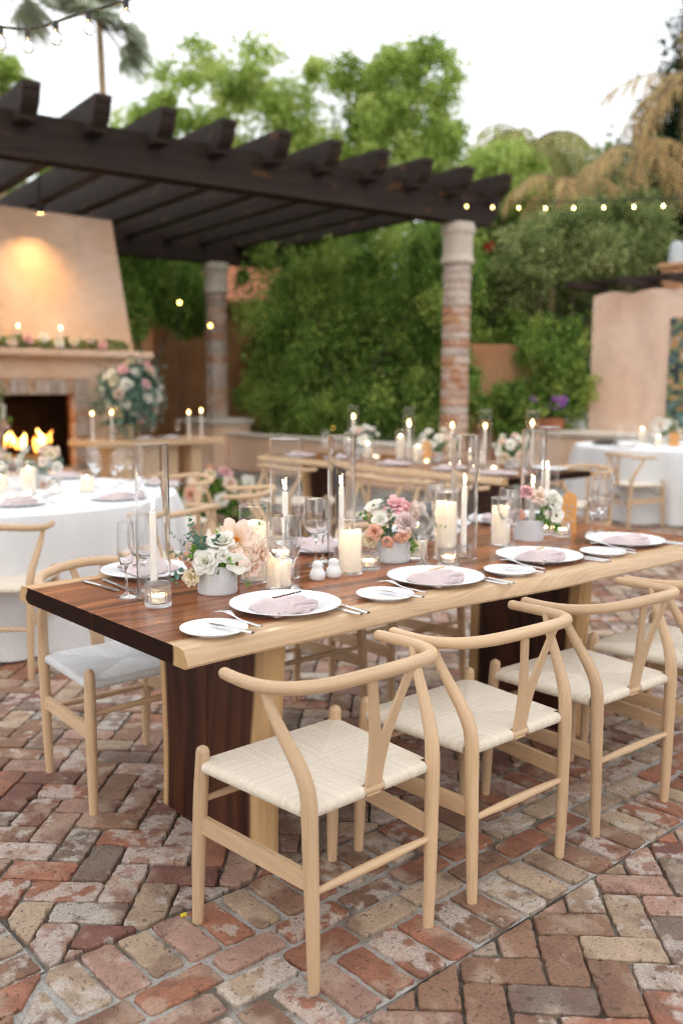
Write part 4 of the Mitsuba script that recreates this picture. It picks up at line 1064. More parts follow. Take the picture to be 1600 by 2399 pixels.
for sx in (-1, 1):
    for k_ in range(11):
        m = box(XC + sx * .55 - .105, XC + sx * .55 + .105, YF - .016, YF + .11, .36 + .0845 * k_, .441 + .0845 * k_, .006)
        add(fp, 'jamb_brick', S(fuv(m, .5 + .45 * (k_ * .71 % 1), k_ * .37 % 1), 'm_course', False))
add(fp, 'hearth', S(box(XC - 1.1, XC + 1.1, YF - .45, YF + .9, 0, .355, .01), 'm_stone', False))
add(fp, 'firebox_back', S(box(XC - .66, XC + .66, YF + .62, YF + .70, .357, 1.48, .002), 'm_soot', False))
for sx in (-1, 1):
    add(fp, 'firebox_side', S(box(XC + sx * .70 - .05, XC + sx * .70 + .05, YF + .112, YF + .618, .357, 1.478, .002), 'm_firebrick_glow', False))
logs = [add(fp, 'fire_log', S(tube([(XC - .42 + .1 * i, YF + .26 + .08 * i, .42 + .07 * (i % 2)), (XC + .36 - .05 * i, YF + .24 + .09 * ((i + 1) % 3), .43 + .06 * (i % 2))], .055, 9), 'm_bark')) for i in range(4)]
rf = np.random.default_rng(5)
for i in range(18):
    x, h = -.42 + .76 * ((i * .618) % 1), rf.uniform(.08, .27) * (1 if i < 10 else .5)
    z = .58 + .14 * rf.random()
    v, f = flame_mesh(h, h * (.11 + .07 * rf.random()), 9, .35 * rf.normal())
    v = v + np.c_[.020 * np.sin(v[:, 2] * 38 + i) * (v[:, 2] / h), .012 * np.cos(v[:, 2] * 30 + 2 * i) * (v[:, 2] / h), 0 * v[:, 2]]
    add(fp, 'fire_flame', lit((v, f), (2.4, 1.15, .24) if i % 2 else (1.0, .30, .045), 1.2), TR(XC + x - .10, YF + .28 + .10 * rf.normal(), z))
lamp = thing('wall_lamp', 'small black downlight under the pergola washing the chimney with warm light', 'lamp')
add(lamp, 'shade', S(lathe([(.0, .10), (.045, .10), (.05, .09), (.05, 0), (.046, 0), (.044, .085), (0, .09)], 18), 'm_black', 40), TR(XC - .02, YF - .27, 3.36))
add(lamp, 'stem', S(tube([(XC - .02, YF - .27, 3.46), (XC - .02, YF - .27, 3.78)], .012, 8), 'm_black'))
add(lamp, 'lamp_face', lit(lathe([(0, 0), (.04, 0), (.04, .004), (0, .004)], 14), (270, 160, 62), 30), TR(XC - .02, YF - .27, 3.415))
for i, (x, hh) in enumerate([(3.28, .22), (3.80, .22), (2.86, .22)]):
    taper_at(x, 8.72, 1.84, ('left one of the two lit candles in view on the mantel', 'right lit candle on the mantel, above the fire', 'lit candle at the hidden left end of the mantel')[i], h=hh, far=True)
def flower_heap(name, label, cat_, blobs, flowers, seed, mat='m_euca', nleaf=1500, L=.07):
    """leaves as one greenery part plus separate flowers"""
    k = thing(name, label, cat_)
    add(k, 'greenery', S(crown(blobs, nleaf, L, L * .55, seed, clump=.5, droop=.2), mat, False), kind='stuff')
    for i, (kind, m, R, pos, d) in enumerate(flowers):
        add(k, kind, S(moved(FLOW[kind](R, seed * 77 + i), orient(pos, d)), m, True))
    return k
WP = ['m_petal_white', 'm_petal_white', 'm_petal_blush', 'm_petal_white', 'm_petal_cream', 'm_petal_white', 'm_petal_pink']
PM = ['m_petal_white', 'm_petal_white', 'm_petal_cream', 'm_petal_blush', 'm_petal_pink', 'm_petal_white', 'm_petal_peach']
def scatter(c, rad, n, R, seed, pal=PM):
    r = np.random.default_rng(seed)
    out = []
    for i in range(n):
        for _ in range(60):
            d = r.normal(size=3); d /= np.linalg.norm(d)
            p = np.array(c) + d * np.array(rad)
            if d[:2] @ np.array([.66, .74]) < .25 and d[2] > -.75 and all(np.linalg.norm(p - q[3]) > R * 1.5 for q in out): break
        out.append((('rose', 'carnation', 'rose', 'anemone')[i % 4], pal[int(r.integers(len(pal)))], R * (.75 + .5 * r.random()), p, d))
    return out
g_bl = [((XC - 1.2 + .3 * i, 8.74, 1.875 + .02 * (i % 2)), (.20, .09, .065), 1) for i in range(8)]
flower_heap('mantel_garland', 'leafy garland with white blooms lying along the fireplace mantel', 'garland', g_bl, [(('rose', 'carnation')[i % 2], PM[i % 5], .055, (2.6 + .19 * i, 8.66, 1.885 + .03 * (i % 3)), (.1 * (i % 3) - .1, -.8, .5)) for i in range(10)], 21, 'm_olive', 2200, .06)
st = flower_heap('tall_arrangement', 'large round arrangement of white and pink flowers on a gold stand by the fireplace', 'flower arrangement', [((4.42, 8.22, 1.28), (.36, .36, .36), 1)], scatter((4.42, 8.22, 1.31), (.34, .34, .36), 32, .066, 8, WP), 8, 'm_euca', 2400, .085)
add(st, 'stand', S(cat(*[tube([(4.42 + .09 * a, 8.22 + .09 * b, .0), (4.42 + .07 * a, 8.22 + .07 * b, 1.05)], .011, 6)[:2] for a, b in ((-1, -1), (1, -1), (1, 1), (-1, 1))]), 'm_stand', True))
flower_heap('floor_arrangement', 'low drift of white and blush flowers on the bricks in front of the sweetheart table', 'flower arrangement', [((4.35, 6.35, .16), (.50, .40, .22), 1), ((4.0, 6.5, .1), (.35, .3, .15), .6)], scatter((4.35, 6.3, .24), (.5, .36, .27), 20, .075, 15) + scatter((3.95, 6.4, .14), (.3, .25, .2), 8, .065, 16), 12, 'm_hedge', 2400, .09)
flower_heap('left_arrangement', 'white flowers at the left edge of the photo beside the firebox', 'flower arrangement', [((2.50, 8.35, 1.15), (.36, .34, .34), 1)], scatter((2.52, 8.3, 1.18), (.36, .34, .34), 16, .07, 18), 14, 'm_hedge', 1500, .085)

# ------------------------------------------------------------------ sweetheart table
sw = thing('sweetheart_table', 'small wooden table set for two in front of the fireplace', 'table')
add(sw, 'tabletop', S(fuv(box(3.72, 5.50, 7.75, 8.45, .695, .76, .006), .1, .7), 'm_beech', False))
for x0, x1 in ((4.05, 4.20), (5.05, 5.20)): add(sw, 'pedestal', S(fuv(box(x0, x1, 7.85, 8.35, 0, .694, .006), .3, .4), 'm_beech', False))
add(sw, 'modesty_panel', S(fuv(box(4.21, 4.90, 7.92, 7.96, .05, .694, .004), .6, .2), 'm_beech', False))
for i, (x, y, h) in enumerate([(3.80, 7.98, .30), (4.03, 7.95, .31), (5.06, 7.92, .30), (5.26, 7.95, .32)]):
    taper_at(x, y, .761, ['left of the left pair of tapers on the sweetheart table', 'right of the left pair of tapers on the sweetheart table', 'left of the right pair of tapers on the sweetheart table', 'right of the right pair of tapers on the sweetheart table'][i], h=h, far=True)
for i, x in enumerate((4.45, 4.82)):
    single('dinner_plate', f'white plate on the sweetheart table, {"left" if i == 0 else "right"} one', 'plate', far_plate, None, TR(x, 7.98, .762))
    single('folded_napkin', f'napkin on the {"left" if i == 0 else "right"} sweetheart table plate', 'napkin', nap_shapes[i], None, TR(x, 7.96, .77, 5))
glass_at('w', 4.66, 8.1, .761, 'wine glass in the middle of the sweetheart table')
glass_at('w', 4.98, 8.05, .761, 'wine glass right of the plates on the sweetheart table')

# ------------------------------------------------------------------ round cloth tables
def cloth_mesh(R, h, seed, folds=17):
    a = np.linspace(0, 2 * np.pi, 241)[:-1]
    r = np.random.default_rng(seed)
    ph = np.cumsum(1 + .5 * r.normal(size=240)); ph = ph / ph[-1] * 2 * np.pi * folds
    rows = [np.c_[a * 0, a * 0, a * 0 + h]]
    for q in (.3, .7, .97): rows.append(np.c_[np.cos(a) * R * q, np.sin(a) * R * q, a * 0 + h])
    amp = .6 + .4 * np.sin(a * 3 + seed)
    for t in (0, .03, .1, .25, .45, .65, .85, 1.0):
        rr = R + .012 * min(1, t * 20) + .075 * t + (.10 * t ** .8) * np.cos(ph) * amp + .015 * t * np.cos(a * 7 + seed)
        z = h - .012 - (h - .022) * t if t > 0 else h - .003
        rows.append(np.c_[np.cos(a) * rr, np.sin(a) * rr, a * 0 + z + (.008 * np.sin(a * 9) if t == 1.0 else 0)])
    return grid(np.array(rows), close_v=True)
def round_table(x, y, R, h, lab, lab2, seed):
    k = thing('round_table', lab, 'table')
    add(k, 'tabletop', S(lathe([(0, h - .03), (R - .01, h - .03), (R - .004, h - .02), (R - .006, h - .003), (0, h - .003)], 48), 'm_stucco', 30), TR(x, y, 0))
    add(k, 'leg', S(lathe([(0, 0), (.3, 0), (.3, .03), (.05, .06), (.05, h - .031), (0, h - .031)], 20), 'm_black', 30), TR(x, y, 0))
    m = cloth_mesh(R, h, seed)
    single('tablecloth', lab2, 'tablecloth', S(m, 'm_linen', 50), None, TR(x, y, 0))
LX, LY, LH = .98, 3.74, .735
round_table(LX, LY, 1.12, LH, 'round table under the white cloth at the left edge', 'white tablecloth draped to the bricks over the left round table', 3)
RX, RY, RH = 8.64, 3.42, .765
round_table(RX, RY, 1.10, RH, 'round table under the white cloth at the right edge', 'white tablecloth hanging in deep folds over the right round table', 8)
chair(.56, 2.58, -38, 'wishbone chair cut off by the left edge of the photo, beside the cloth table', far=False)
chair(1.48, 2.52, 22, 'wishbone chair seen through the nearest tall glass cylinder', far=False)
chair(2.34, 3.86, 95, 'wishbone chair on the far right side of the left cloth table', far=True)
chair(2.28, 3.02, 52, 'wishbone chair turned away left, in front of the floor flowers', far=True)
chair(.0, 5.1, 218, 'wishbone chair on the far side of the left cloth table, mostly hidden', far=True)
chair(7.40, 3.20, -107, 'wishbone chair at the left of the right cloth table, its seat facing the cloth', far=True)
chair(7.80, 2.38, -70, 'wishbone chair at the right edge in front of the right cloth table', far=True)
for i, (x, y, r, h, t) in enumerate([(1.12, 3.50, .041, .155, 'tall one at the left table centre'), (1.02, 3.68, .04, .10, 'at the left edge of the left table'), (1.46, 3.42, .038, .085, 'short wide one toward its right')]):
    place(cyl_vase(r + .008, (.20, .16, .10)[i], thick=False), 'hurricane_vase', 'clear hurricane on the left cloth table, ' + t, 'hurricane vase', TR(x, y, LH + .001))
    pillar_at(x, y, LH + .0105, r, h, 'lit ivory pillar candle, ' + t, seed=i + 11, well=.02)
for i, (x, y) in enumerate([(1.25, 3.42), (.92, 3.28), (1.02, 3.3)]): votive_at(x, y, LH + .001, f'lit votive on the left cloth table, {("right", "left", "middle")[i]} one of three')
for i, (k_, x, y, t) in enumerate([('w', 1.17, 3.36, 'in front of the candles'), ('w', 1.80, 4.02, 'far side, before the fire'), ('w', 1.86, 3.74, 'right side, left of a pair'), ('f', 2.0, 3.86, 'right side, right of a pair'), ('w', 1.55, 4.2, 'behind the flowers'), ('f', .86, 3.42, 'at the left edge'), ('w', 1.62, 3.62, 'right of the short candle'), ('f', 1.70, 3.52, 'farthest right of the front glasses'), ('w', .98, 3.34, 'left of the tall candle'), ('w', 1.3, 4.35, 'at the far rim')]):
    glass_at(k_, x, y, LH + .001, f'{"wine glass" if k_ == "w" else "flute"} on the left cloth table, {t}')
for i, (x, y, a) in enumerate([(.88, 3.08, 0), (1.42, 2.98, 20), (1.98, 3.48, 70), (1.75, 4.35, 140)]):
    single('dinner_plate', f'white plate on the left cloth table, {("nearest", "second", "third", "fourth")[i]} from the left', 'plate', far_plate, None, TR(x, y, LH + .001))
    single('folded_napkin', f'pink napkin on the {("nearest", "second", "third", "fourth")[i]} plate of the left cloth table', 'napkin', nap_shapes[i % 3], None, TR(x, y, LH + .008, a))
    fork_at(x + .19, y + .03, LH + .001, a, f'fork beside the {("nearest", "second", "third", "fourth")[i]} plate of the left cloth table')
def centrepiece(x, y, z, label, seed, R=.13, n=12, pal=PM):
    fl = [(k_, m, r_, tuple(p), d) for k_, m, r_, p, d in scatter((0, 0, .13), (R * .85, R * .85, R * .8), n, .036, seed, pal)]
    spr = [([(0, 0, .07), (.05 * math.cos(a), .05 * math.sin(a), .14), (.10 * math.cos(a), .10 * math.sin(a), .17), (.15 * math.cos(a), .15 * math.sin(a), .18)], 8, .03, .018, ('m_euca', 'm_leaf')[i % 2], True) for i, a in enumerate(np.linspace(0, 6.28, 8)[:-1])]
    arrangement(x, y, z, 0, label, fl, spr, seed=seed)
WP = WP[:5]
centrepiece(1.36, 3.86, LH + .001, 'white and pink flowers in the middle of the left cloth table', 31, .15, 14, WP + ['m_petal_pink'])
centrepiece(1.05, 3.95, LH + .001, 'white flowers at the left edge of the left cloth table', 32, .13, 12, WP)
centrepiece(8.86, 3.70, RH + .001, 'white flowers on the right cloth table', 33, .20, 16, ['m_petal_white'])
for i, (x, y, h) in enumerate([(8.78, 3.92, .17), (8.50, 3.55, .10), (8.62, 3.22, .12), (8.95, 3.4, .2)]):
    pillar_at(x, y, RH + .001, .042, h, f'lit pillar candle on the right cloth table, {("first", "second", "third", "fourth")[i]} from the left', seed=i + 31, well=.015)
k = thing('table_sign', 'gold table sign among candles on the right cloth table', 'table sign')
add(k, 'board', S(extrude(sg.box(-.055, 0, .055, .15), .006), 'm_sign', 30), TR(8.50, 3.36, RH + .001, -45) @ np.array([[1, 0, 0, 0], [0, 0, -1, 0], [0, 1, 0, 0], [0, 0, 0, 1.0]]))
for i, (x, y) in enumerate([(8.35, 3.95), (8.40, 3.80), (8.25, 3.45)]): glass_at('w', x, y, RH + .001, f'wine glass on the right cloth table, {("first", "second", "third")[i]} from the left')
single('folded_napkin', 'dark napkin heaped on the left side of the right cloth table', 'napkin', {**nap_shapes[0], 'bsdf': {'type': 'ref', 'id': 'm_black'}}, None, TR(8.10, 4.0, RH + .006, 30, 1.5))
for i, (x, y) in enumerate([(7.90, 3.62), (8.3, 2.85)]): single('dinner_plate', f'white plate at the edge of the right cloth table, {("left", "right")[i]} one', 'plate', far_plate, None, TR(x, y, RH + .001))

# ------------------------------------------------------------------ second long table in the background (runs away from the viewer)
BL = 2.86
bt = thing('dining_table', 'second dark long table with pale live edge in the background, behind the flowers', 'table')
MB = np.array([[0, 1.0, 0, 4.03], [-1.0, 0, 0, 5.06], [0, 0, 1.0, 0], [0, 0, 0, 1.0]])     # local x runs towards -y, local y towards +x
two_slab_table(bt, MB, BL, 1.08, lambda x: -.03 + .02 * np.sin(x * 2.3), lambda x: 1.10 + .015 * np.sin(x * 2.7), .77, ped=(.45, 2.3))
for i, y in enumerate((2.42, 3.06, 4.25)):
    chair(3.74, y, -90 + (3, -4, 2)[i], f'wishbone chair on the near side of the background long table, {("first", "second", "third", "fourth")[i]} from the right', far=True)
for i, (x, y, a) in enumerate([(5.42, 2.55, 92), (5.42, 3.25, 88), (5.42, 3.95, 90)]):
    chair(x, y, a, f'wishbone chair on the far side of the background long table, {("first", "second", "third")[i]} from the right', far=True)
FT = [(4.68, 4.50), (4.70, 3.80), (4.62, 3.72), (4.66, 3.26), (4.66, 2.91), (4.66, 2.45)]
for i, (x, y) in enumerate(FT):
    w = ('first', 'second', 'third', 'fourth', 'fifth', 'sixth')[i]
    if i != 2: place(vase_tall_thin, 'glass_cylinder', f'tall glass cylinder on the background long table, {w} from the left', 'glass cylinder', TR(x, y, ZT_))
    taper_at(x, y, ZT_ + .02, f'lit taper candle on the background long table, {w} from the left', h=(.325, .29, .28, .285, .29, .33)[i], far=True)
for i, (x, y, h) in enumerate([(4.60, 4.22, .12), (4.72, 3.92, .20), (4.55, 3.55, .13), (4.8, 3.1, .1)]):
    place(cyl_vase(.045, h + .06, thick=False), 'hurricane_vase', f'glass hurricane on the background long table, {("first", "second", "third", "fourth")[i]} from the left', 'hurricane vase', TR(x, y, ZT_))
    pillar_at(x, y, ZT_ + .01, .037, h, f'lit pillar candle on the background long table, {("first", "second", "third", "fourth")[i]} from the left', seed=i + 41, well=.018)
for i, (x, y) in enumerate([(4.46, 3.36), (4.40, 3.02), (4.42, 2.62), (4.5, 4.0)]): votive_at(x, y, ZT_, f'glowing votive on the background long table, {("first", "second", "third", "fourth")[(3, 1, 2, 0)[(i + 1) % 4]]} of four' if False else f'glowing votive on the background long table, {("second", "third", "fourth", "first")[i]} from the left')
centrepiece(4.66, 4.36, ZT_, 'white flowers at the far left end of the background long table', 34, .17, 16, WP)
centrepiece(4.75, 3.52, ZT_, 'white flowers in the middle of the background long table', 35, .17, 16, WP)
centrepiece(4.75, 2.70, ZT_, 'white and green flowers at the right end of the background long table', 36, .16, 14, WP)
k = thing('table_sign', 'orange arched sign on the background long table, between flowers', 'table sign')
add(k, 'board', S(extrude(arch, .006), 'm_sign', 30), TR(4.52, 3.42, ZT_, -50, 1.1) @ np.array([[1, 0, 0, 0], [0, 0, -1, 0], [0, 1, 0, 0], [0, 0, 0, 1.0]]))
for i, y in enumerate((4.72, 4.15, 3.50, 2.88, 2.42)):
    w = ('first', 'second', 'third', 'fourth', 'fifth')[i]
    single('dinner_plate', f'white plate along the near edge of the background long table, {w} from the left', 'plate', far_plate, None, TR(4.22, y, ZT_))
    single('folded_napkin', f'pale napkin on the {w} plate of the background long table', 'napkin', nap_shapes[i % 3], None, TR(4.22, y, ZT_ + .007, -90))
    glass_at('w', 4.42, y - .12, ZT_, f'wine glass behind the {w} plate of the background long table')
single('dinner_plate', 'white plate at the dark end of the background long table', 'plate', far_plate, None, TR(4.86, 2.42, ZT_))

# ------------------------------------------------------------------ string lights
def bulb_string(key, pts, kr, r, glow, cable, shell=False):
    for i, p in enumerate(pts):
        p = np.array(p)
        pr_ = [(.0, -2.1 * r), (.55 * r, -1.95 * r), (.95 * r, -1.45 * r), (r, -1.0 * r), (.85 * r, -.45 * r), (.45 * r, .1 * r), (.36 * r, .29 * r)]
        b = add(key, 'bulb', S(lathe(pr_, 14), 'm_sheet', True) if not shell else S(solid(lathe(pr_ + [(0, .29 * r), (0, .1 * r)] + [(.88 * x, z + (.16 * r if i == 0 else .08 * r if i == 1 else 0)) for i, (x, z) in reversed(list(enumerate(pr_[:5])))], 20)), 'm_glass', 40), TR(*p))
        add(b, 'filament', lit(lathe([(0, -1.55 * r), (.34 * r, -1.3 * r), (.40 * r, -1.0 * r), (.30 * r, -.6 * r), (0, -.4 * r)], 8), glow, .05), TR(*p))
        add(key, 'socket', S(lathe([(0, .30 * r), (.42 * r, .30 * r), (.42 * r, 1.3 * r), (.25 * r, 1.6 * r), (0, 1.6 * r)], 10), 'm_cable', 30), TR(*p))
    add(key, 'cable', S(tube(cable, kr, 6), 'm_cable'))
ls = thing('string_lights', 'string of clear glass bulbs on a black cable crossing the top left corner', 'string lights')
BP = [(.646, 2.49, 2.965), (.735, 2.405, 2.95), (.832, 2.318, 2.985), (.945, 2.22, 3.03), (1.08, 2.12, 3.085), (1.34, 1.90, 3.21)]
bulb_string(ls, BP, .006, .029, (20, 12, 4.5), spline([(-.3, 3.35, 2.93), (.3, 2.80, 2.955)] + [(x, y, z + .042) for x, y, z in BP] + [(2.2, 1.2, 3.7)], 40), True)
rs_ = thing('string_lights', 'string of small glowing bulbs hanging from the pergola end towards the right edge', 'string lights')
t_ = np.linspace(0, 1, 10)
RB = [tuple(np.array([7.55, 5.66, 3.575]) * (1 - a) + np.array([6.42, 2.40, 2.985]) * a + np.array([0, 0, -.02 * math.sin(math.pi * a)])) for a in (0, .17, .325, .47, .61, .745, .87, .98, 1.08)]
bulb_string(rs_, RB, .005, .022, (4.2, 2.7, .8), spline([(7.75, 6.1, 3.66)] + [(x, y, z + .042) for x, y, z in RB] + [(6.1, 1.5, 2.98)], 40))
for i, (x, y, z) in enumerate([(6.5, 10.4, 2.66), (6.85, 10.1, 2.32), (9.0, 9.7, .72)]):
    k = thing('garden_light', ('small warm light among the leaves left of the back column', 'small warm light beside the back column shaft', 'small warm light at the foot of the hedge')[i], 'lamp')
    add(k, 'bulb', lit(lathe([(0, -.03), (.018, -.015), (.021, .005), (.014, .02), (0, .026)], 10), (3.2, 1.8, .35), .05), TR(x, y, z))
    add(k, 'stake', S(tube([(x, y, z - .03), (x, y, .0)], .008, 6), 'm_cable'))

# ------------------------------------------------------------------ walls
lw = thing('low_wall', 'low stucco garden wall running between the two pergola columns', 'wall')
add(lw, 'wall_body', S(box(7.86, 8.16, 6.42, 11.12, 0, .58, .01), 'm_stucco', False))
add(lw, 'coping', S(box(7.82, 8.20, 6.42, 11.12, .582, .63, .015), 'm_stone', False))
rw = thing('garden_wall', 'pale pink stucco wall with wavy top at the right, carrying a tile mural', 'wall')
def wavy_wall():
    ys = np.linspace(-1.5, 5.86, 120)
    top = 2.72 + .045 * np.abs(np.sin((ys - 5.86) * np.pi / .62))
    poly = sg.Polygon([(-1.5, 0), (5.86, 0)] + [(y, z) for y, z in zip(ys[::-1], top[::-1])])
    m = extrude(poly, .34)
    v = m[0]
    return np.c_[10.6 + v[:, 2], v[:, 0], v[:, 1]], m[1]
add(rw, 'wall_body', S(wavy_wall(), 'm_pinkwall', 30))
scene_tiles = [(.02, .035, .09), (.03, .10, .13), (.16, .28, .24), (.015, .02, .04), (.14, .20, .10), (.42, .20, .06), (.50, .47, .38), (.03, .06, .12)]
P_('m_tile', lambda p, n, uv: tile_col(p, uv), rough=.15, spec=.6)
def tile_col(p, uv):
    t = fbm(p.y * 5, p.z * 5, 3, 3) * 5 + noise(p.y * 14, p.z * 14, 2) * 5 - 1.0
    c = C(*scene_tiles[0])
    for i in range(1, 8): c = dr.select(t >= i, C(*scene_tiles[i]), c)
    return c
mu = add(rw, 'tile_mural', S(box(10.585, 10.598, 2.4, 4.64, .75, 2.36, .002), 'm_cement', False))
for a in range(15):
    for b in range(11):
        y0, z0 = 2.40 + .149 * a, .75 + .146 * b
        add(mu, 'tile', S(box(10.574, 10.584, y0 + .002, y0 + .147, z0 + .002, z0 + .144, .002), 'm_tile', False))
bench = single('stone_ledge', 'pale stone ledge in front of the pink stucco wall', 'ledge', S(box(9.9, 10.55, 3.2, 6.75, .72, .80, .02), 'm_stone', False))
single('ledge_base', 'stucco base under the pale stone ledge by the pink wall', 'wall', S(box(9.95, 10.55, 3.22, 6.7, .0, .718, .02), 'm_stucco', False))
lpp = thing('wall_post', 'small terracotta post with a pale lantern top above the right wall', 'post')
add(lpp, 'post_body', S(box(11.35, 11.65, 4.95, 5.25, 0, 3.12, .015), 'm_terracotta', False))
add(lpp, 'post_cap', S(box(11.31, 11.69, 4.91, 5.29, 3.122, 3.19, .015), 'm_terracotta', False))
add(lpp, 'lantern_top', S(lathe([(0, 3.192), (.11, 3.192), (.12, 3.22), (.10, 3.44), (.07, 3.50), (0, 3.52)], 14), 'm_lantern', 40), TR(11.5, 5.1, 0))
tp = thing('trellis', 'dark timber trellis beams above the right garden wall', 'trellis')
for i in range(6):
    add(tp, 'beam', S(box(10.2, 13.2, 5.95 - .75 * i, 6.07 - .75 * i, 2.80 + .02, 2.91, .006), 'm_beam', False), None)
add(tp, 'purlin', S(box(10.95, 11.07, 1.5, 6.3, 2.912, 3.0, .006), 'm_beam', False))
for y in (2.2, 5.6): add(tp, 'post', S(box(12.9, 13.02, y, y + .12, 0, 2.818, .006), 'm_beam', False))
tw = thing('terrace_wall', 'orange terracotta retaining wall behind the right column, partly covered by shrubs', 'wall')
add(tw, 'wall_body', S(box(-.75, .85, -.15, .15, 0, 2.06, .02), 'm_terracotta', False), TR(10.08, 7.2, 0, -41.75))
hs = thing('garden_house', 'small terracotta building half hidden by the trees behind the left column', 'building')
add(hs, 'wall', S(box(8.6, 13.0, 14.8, 18.0, 0, 3.15, .02), 'm_terracotta_shaded', False))
rfm = trimesh.convex.convex_hull(np.array([(8.3, 14.4, 3.15), (13.3, 14.4, 3.15), (8.3, 18.4, 3.15), (13.3, 18.4, 3.15), (8.3, 16.4, 4.3), (13.3, 16.4, 4.3), (8.3, 14.4, 3.22), (13.3, 14.4, 3.22)]))
add(hs, 'roof', S((np.array(rfm.vertices), np.array(rfm.faces)), 'm_clay', False))
bw = thing('boundary_wall', 'terracotta wall behind the fireplace, leaf shade painted into its colour', 'wall')
add(bw, 'wall_body', S(box(-4, 8.4, 13.9, 14.2, 0, 2.1, .02), 'm_terracotta_shaded', False))
po = thing('flower_pot', 'long terracotta planter with purple flowers in front of the pink wall', 'planter')
add(po, 'planter_box', S(box(9.95, 10.2, 5.98, 6.5, .802, .98, .03), 'm_clay', False))
add(po, 'greenery', S(crown([((10.08, 6.22, 1.08), (.2, .34, .13), 1)], 900, .06, .04, 61, clump=.5), 'm_hedge', False), kind='stuff')
for i in range(16): add(po, 'bloom', S(moved(FLOW['carnation'](.045, 600 + i), orient((10.0 + .12 * rng.random(), 5.95 + .56 * rng.random(), 1.06 + .2 * rng.random()), (-.7, -.5, .5))), 'm_petal_purple', True))

# ------------------------------------------------------------------ trees, hedges, palms
tree('climbing_hedge', 'tall dark green hedge filling the space between the two columns', 'hedge', [((8.9, 10.9, 2.9), (.9, 1.0, 1.3), 1.2), ((9.5, 9.6, 3.2), (1.0, 1.2, 1.25), 1.4), ((9.7, 8.3, 2.9), (1.0, 1.0, 1.3), 1.3), ((9.0, 9.9, 1.5), (.9, 1.4, 1.2), 1.4), ((9.2, 8.5, 1.3), (.8, 1.0, 1.1), 1.2), ((8.9, 11.2, 1.2), (.6, .7, .9), .7), ((9.2, 7.4, 1.2), (.6, .7, .8), .7), ((9.3, 7.6, 2.8), (.6, .6, .9), .7)],
     46000, .085, .05, 'm_hedge', 101, base=(9.6, 9.8, 0), r0=.12, light=.20, clump=.25, fill=.22, droop=.9, nclump=70)
tree('leafy_tree', 'dark green tree between the chimney and the left column', 'tree', [((6.9, 13.0, 3.9), (1.2, 1.0, 1.0), 1.2), ((8.0, 13.4, 3.6), (1.0, .8, .9), 1), ((6.4, 12.7, 2.9), (.8, .7, .8), .8), ((5.4, 13.2, 3.4), (1.0, .7, 1.0), .8)], 20000, .09, .055, 'm_hedge', 102, base=(6.8, 13.2, 0), r0=.11, light=.05, droop=.7)
tree('leafy_tree', 'large bright green tree behind the pergola, left part of the skyline', 'tree', [((11.0, 18.3, 6.6), (1.9, 1.6, 1.5), 1.3), ((12.4, 17.2, 8.2), (2.0, 1.6, 1.4), 1.4), ((9.2, 18.6, 5.6), (1.4, 1.2, 1.2), .8), ((13.8, 17.6, 7.2), (1.7, 1.5, 1.5), 1)], 14000, .21, .085, 'm_tree_bright', 103, base=(11.8, 18.0, 0), r0=.22, clump=.24, fill=.10, nclump=54)
tree('leafy_tree', 'bright green tree behind the pergola, middle of the skyline', 'tree', [((14.6, 16.2, 8.0), (1.7, 1.7, 1.5), 1.3), ((14.8, 16.6, 6.3), (1.7, 1.6, 1.3), 1), ((16.2, 15.4, 8.4), (1.3, 1.3, 1.3), .8)], 10500, .21, .085, 'm_tree_bright', 104, base=(15.0, 16.2, 0), r0=.2, clump=.24, fill=.08, nclump=54)
tree('leafy_tree', 'bright green tree with a rounded top, right end of the tall tree group', 'tree', [((15.4, 14.3, 8.1), (1.3, 1.3, 1.5), 1.3), ((14.6, 14.2, 6.4), (1.3, 1.3, 1.2), 1), ((15.8, 13.6, 6.6), (1.1, 1.1, 1.2), .8)], 11500, .18, .08, 'm_tree_bright', 105, base=(15.2, 14.0, 0), r0=.18, clump=.28, fill=.15, light=-.05, nclump=50)
tree('leafy_tree', 'low green tree above the right pergola end', 'tree', [((13.6, 10.9, 5.0), (1.1, 1.2, .8), 1), ((15.6, 11.0, 5.3), (1.3, 1.3, 1.2), 1.2)], 12000, .14, .07, 'm_olive', 106, base=(14.6, 11.0, 0), r0=.14, light=.1, clump=.3, fill=.2)
tree('leafy_tree', 'olive green shrubby tree with red blooms right of the column', 'tree', [((13.0, 9.6, 4.0), (1.2, 1.2, .9), 1.2), ((13.9, 8.5, 3.8), (1.2, 1.2, 1.0), 1.2), ((12.8, 9.0, 3.0), (1.0, 1.2, .6), .8), ((13.4, 7.9, 3.1), (.9, .9, .7), .7)], 20000, .11, .05, 'm_olive', 107, base=(13.5, 8.9, 0), r0=.12, clump=.34, fill=.3)
for i, (x, y, z) in enumerate([(11.9, 9.9, 4.15), (11.95, 9.7, 3.95), (11.9, 9.95, 3.9), (12.3, 9.2, 3.95), (12.2, 9.5, 4.3), (12.0, 9.4, 3.5)]):
    single('red_bloom', f'red bloom on the shrubby tree right of the column, {("first", "second", "third", "fourth", "fifth", "sixth")[i]} from the left', 'flower', S(moved(carnation(.085, 700 + i), orient((x, y, z), (-.66, -.74, .2))), 'm_petal_red', True))
tree('garden_shrub', 'rounded green shrub in front of the pink wall corner', 'shrub', [((10.5, 6.5, 1.75), (.55, .58, .72), 1.2), ((10.1, 6.85, 1.0), (.5, .45, .48), 1), ((10.5, 6.2, 1.3), (.4, .4, .6), .6), ((10.7, 7.2, 2.2), (.5, .5, .4), .5)], 16000, .075, .045, 'm_hedge', 108, base=(10.3, 6.7, 0), r0=.06, light=.16, clump=.34, fill=.3)
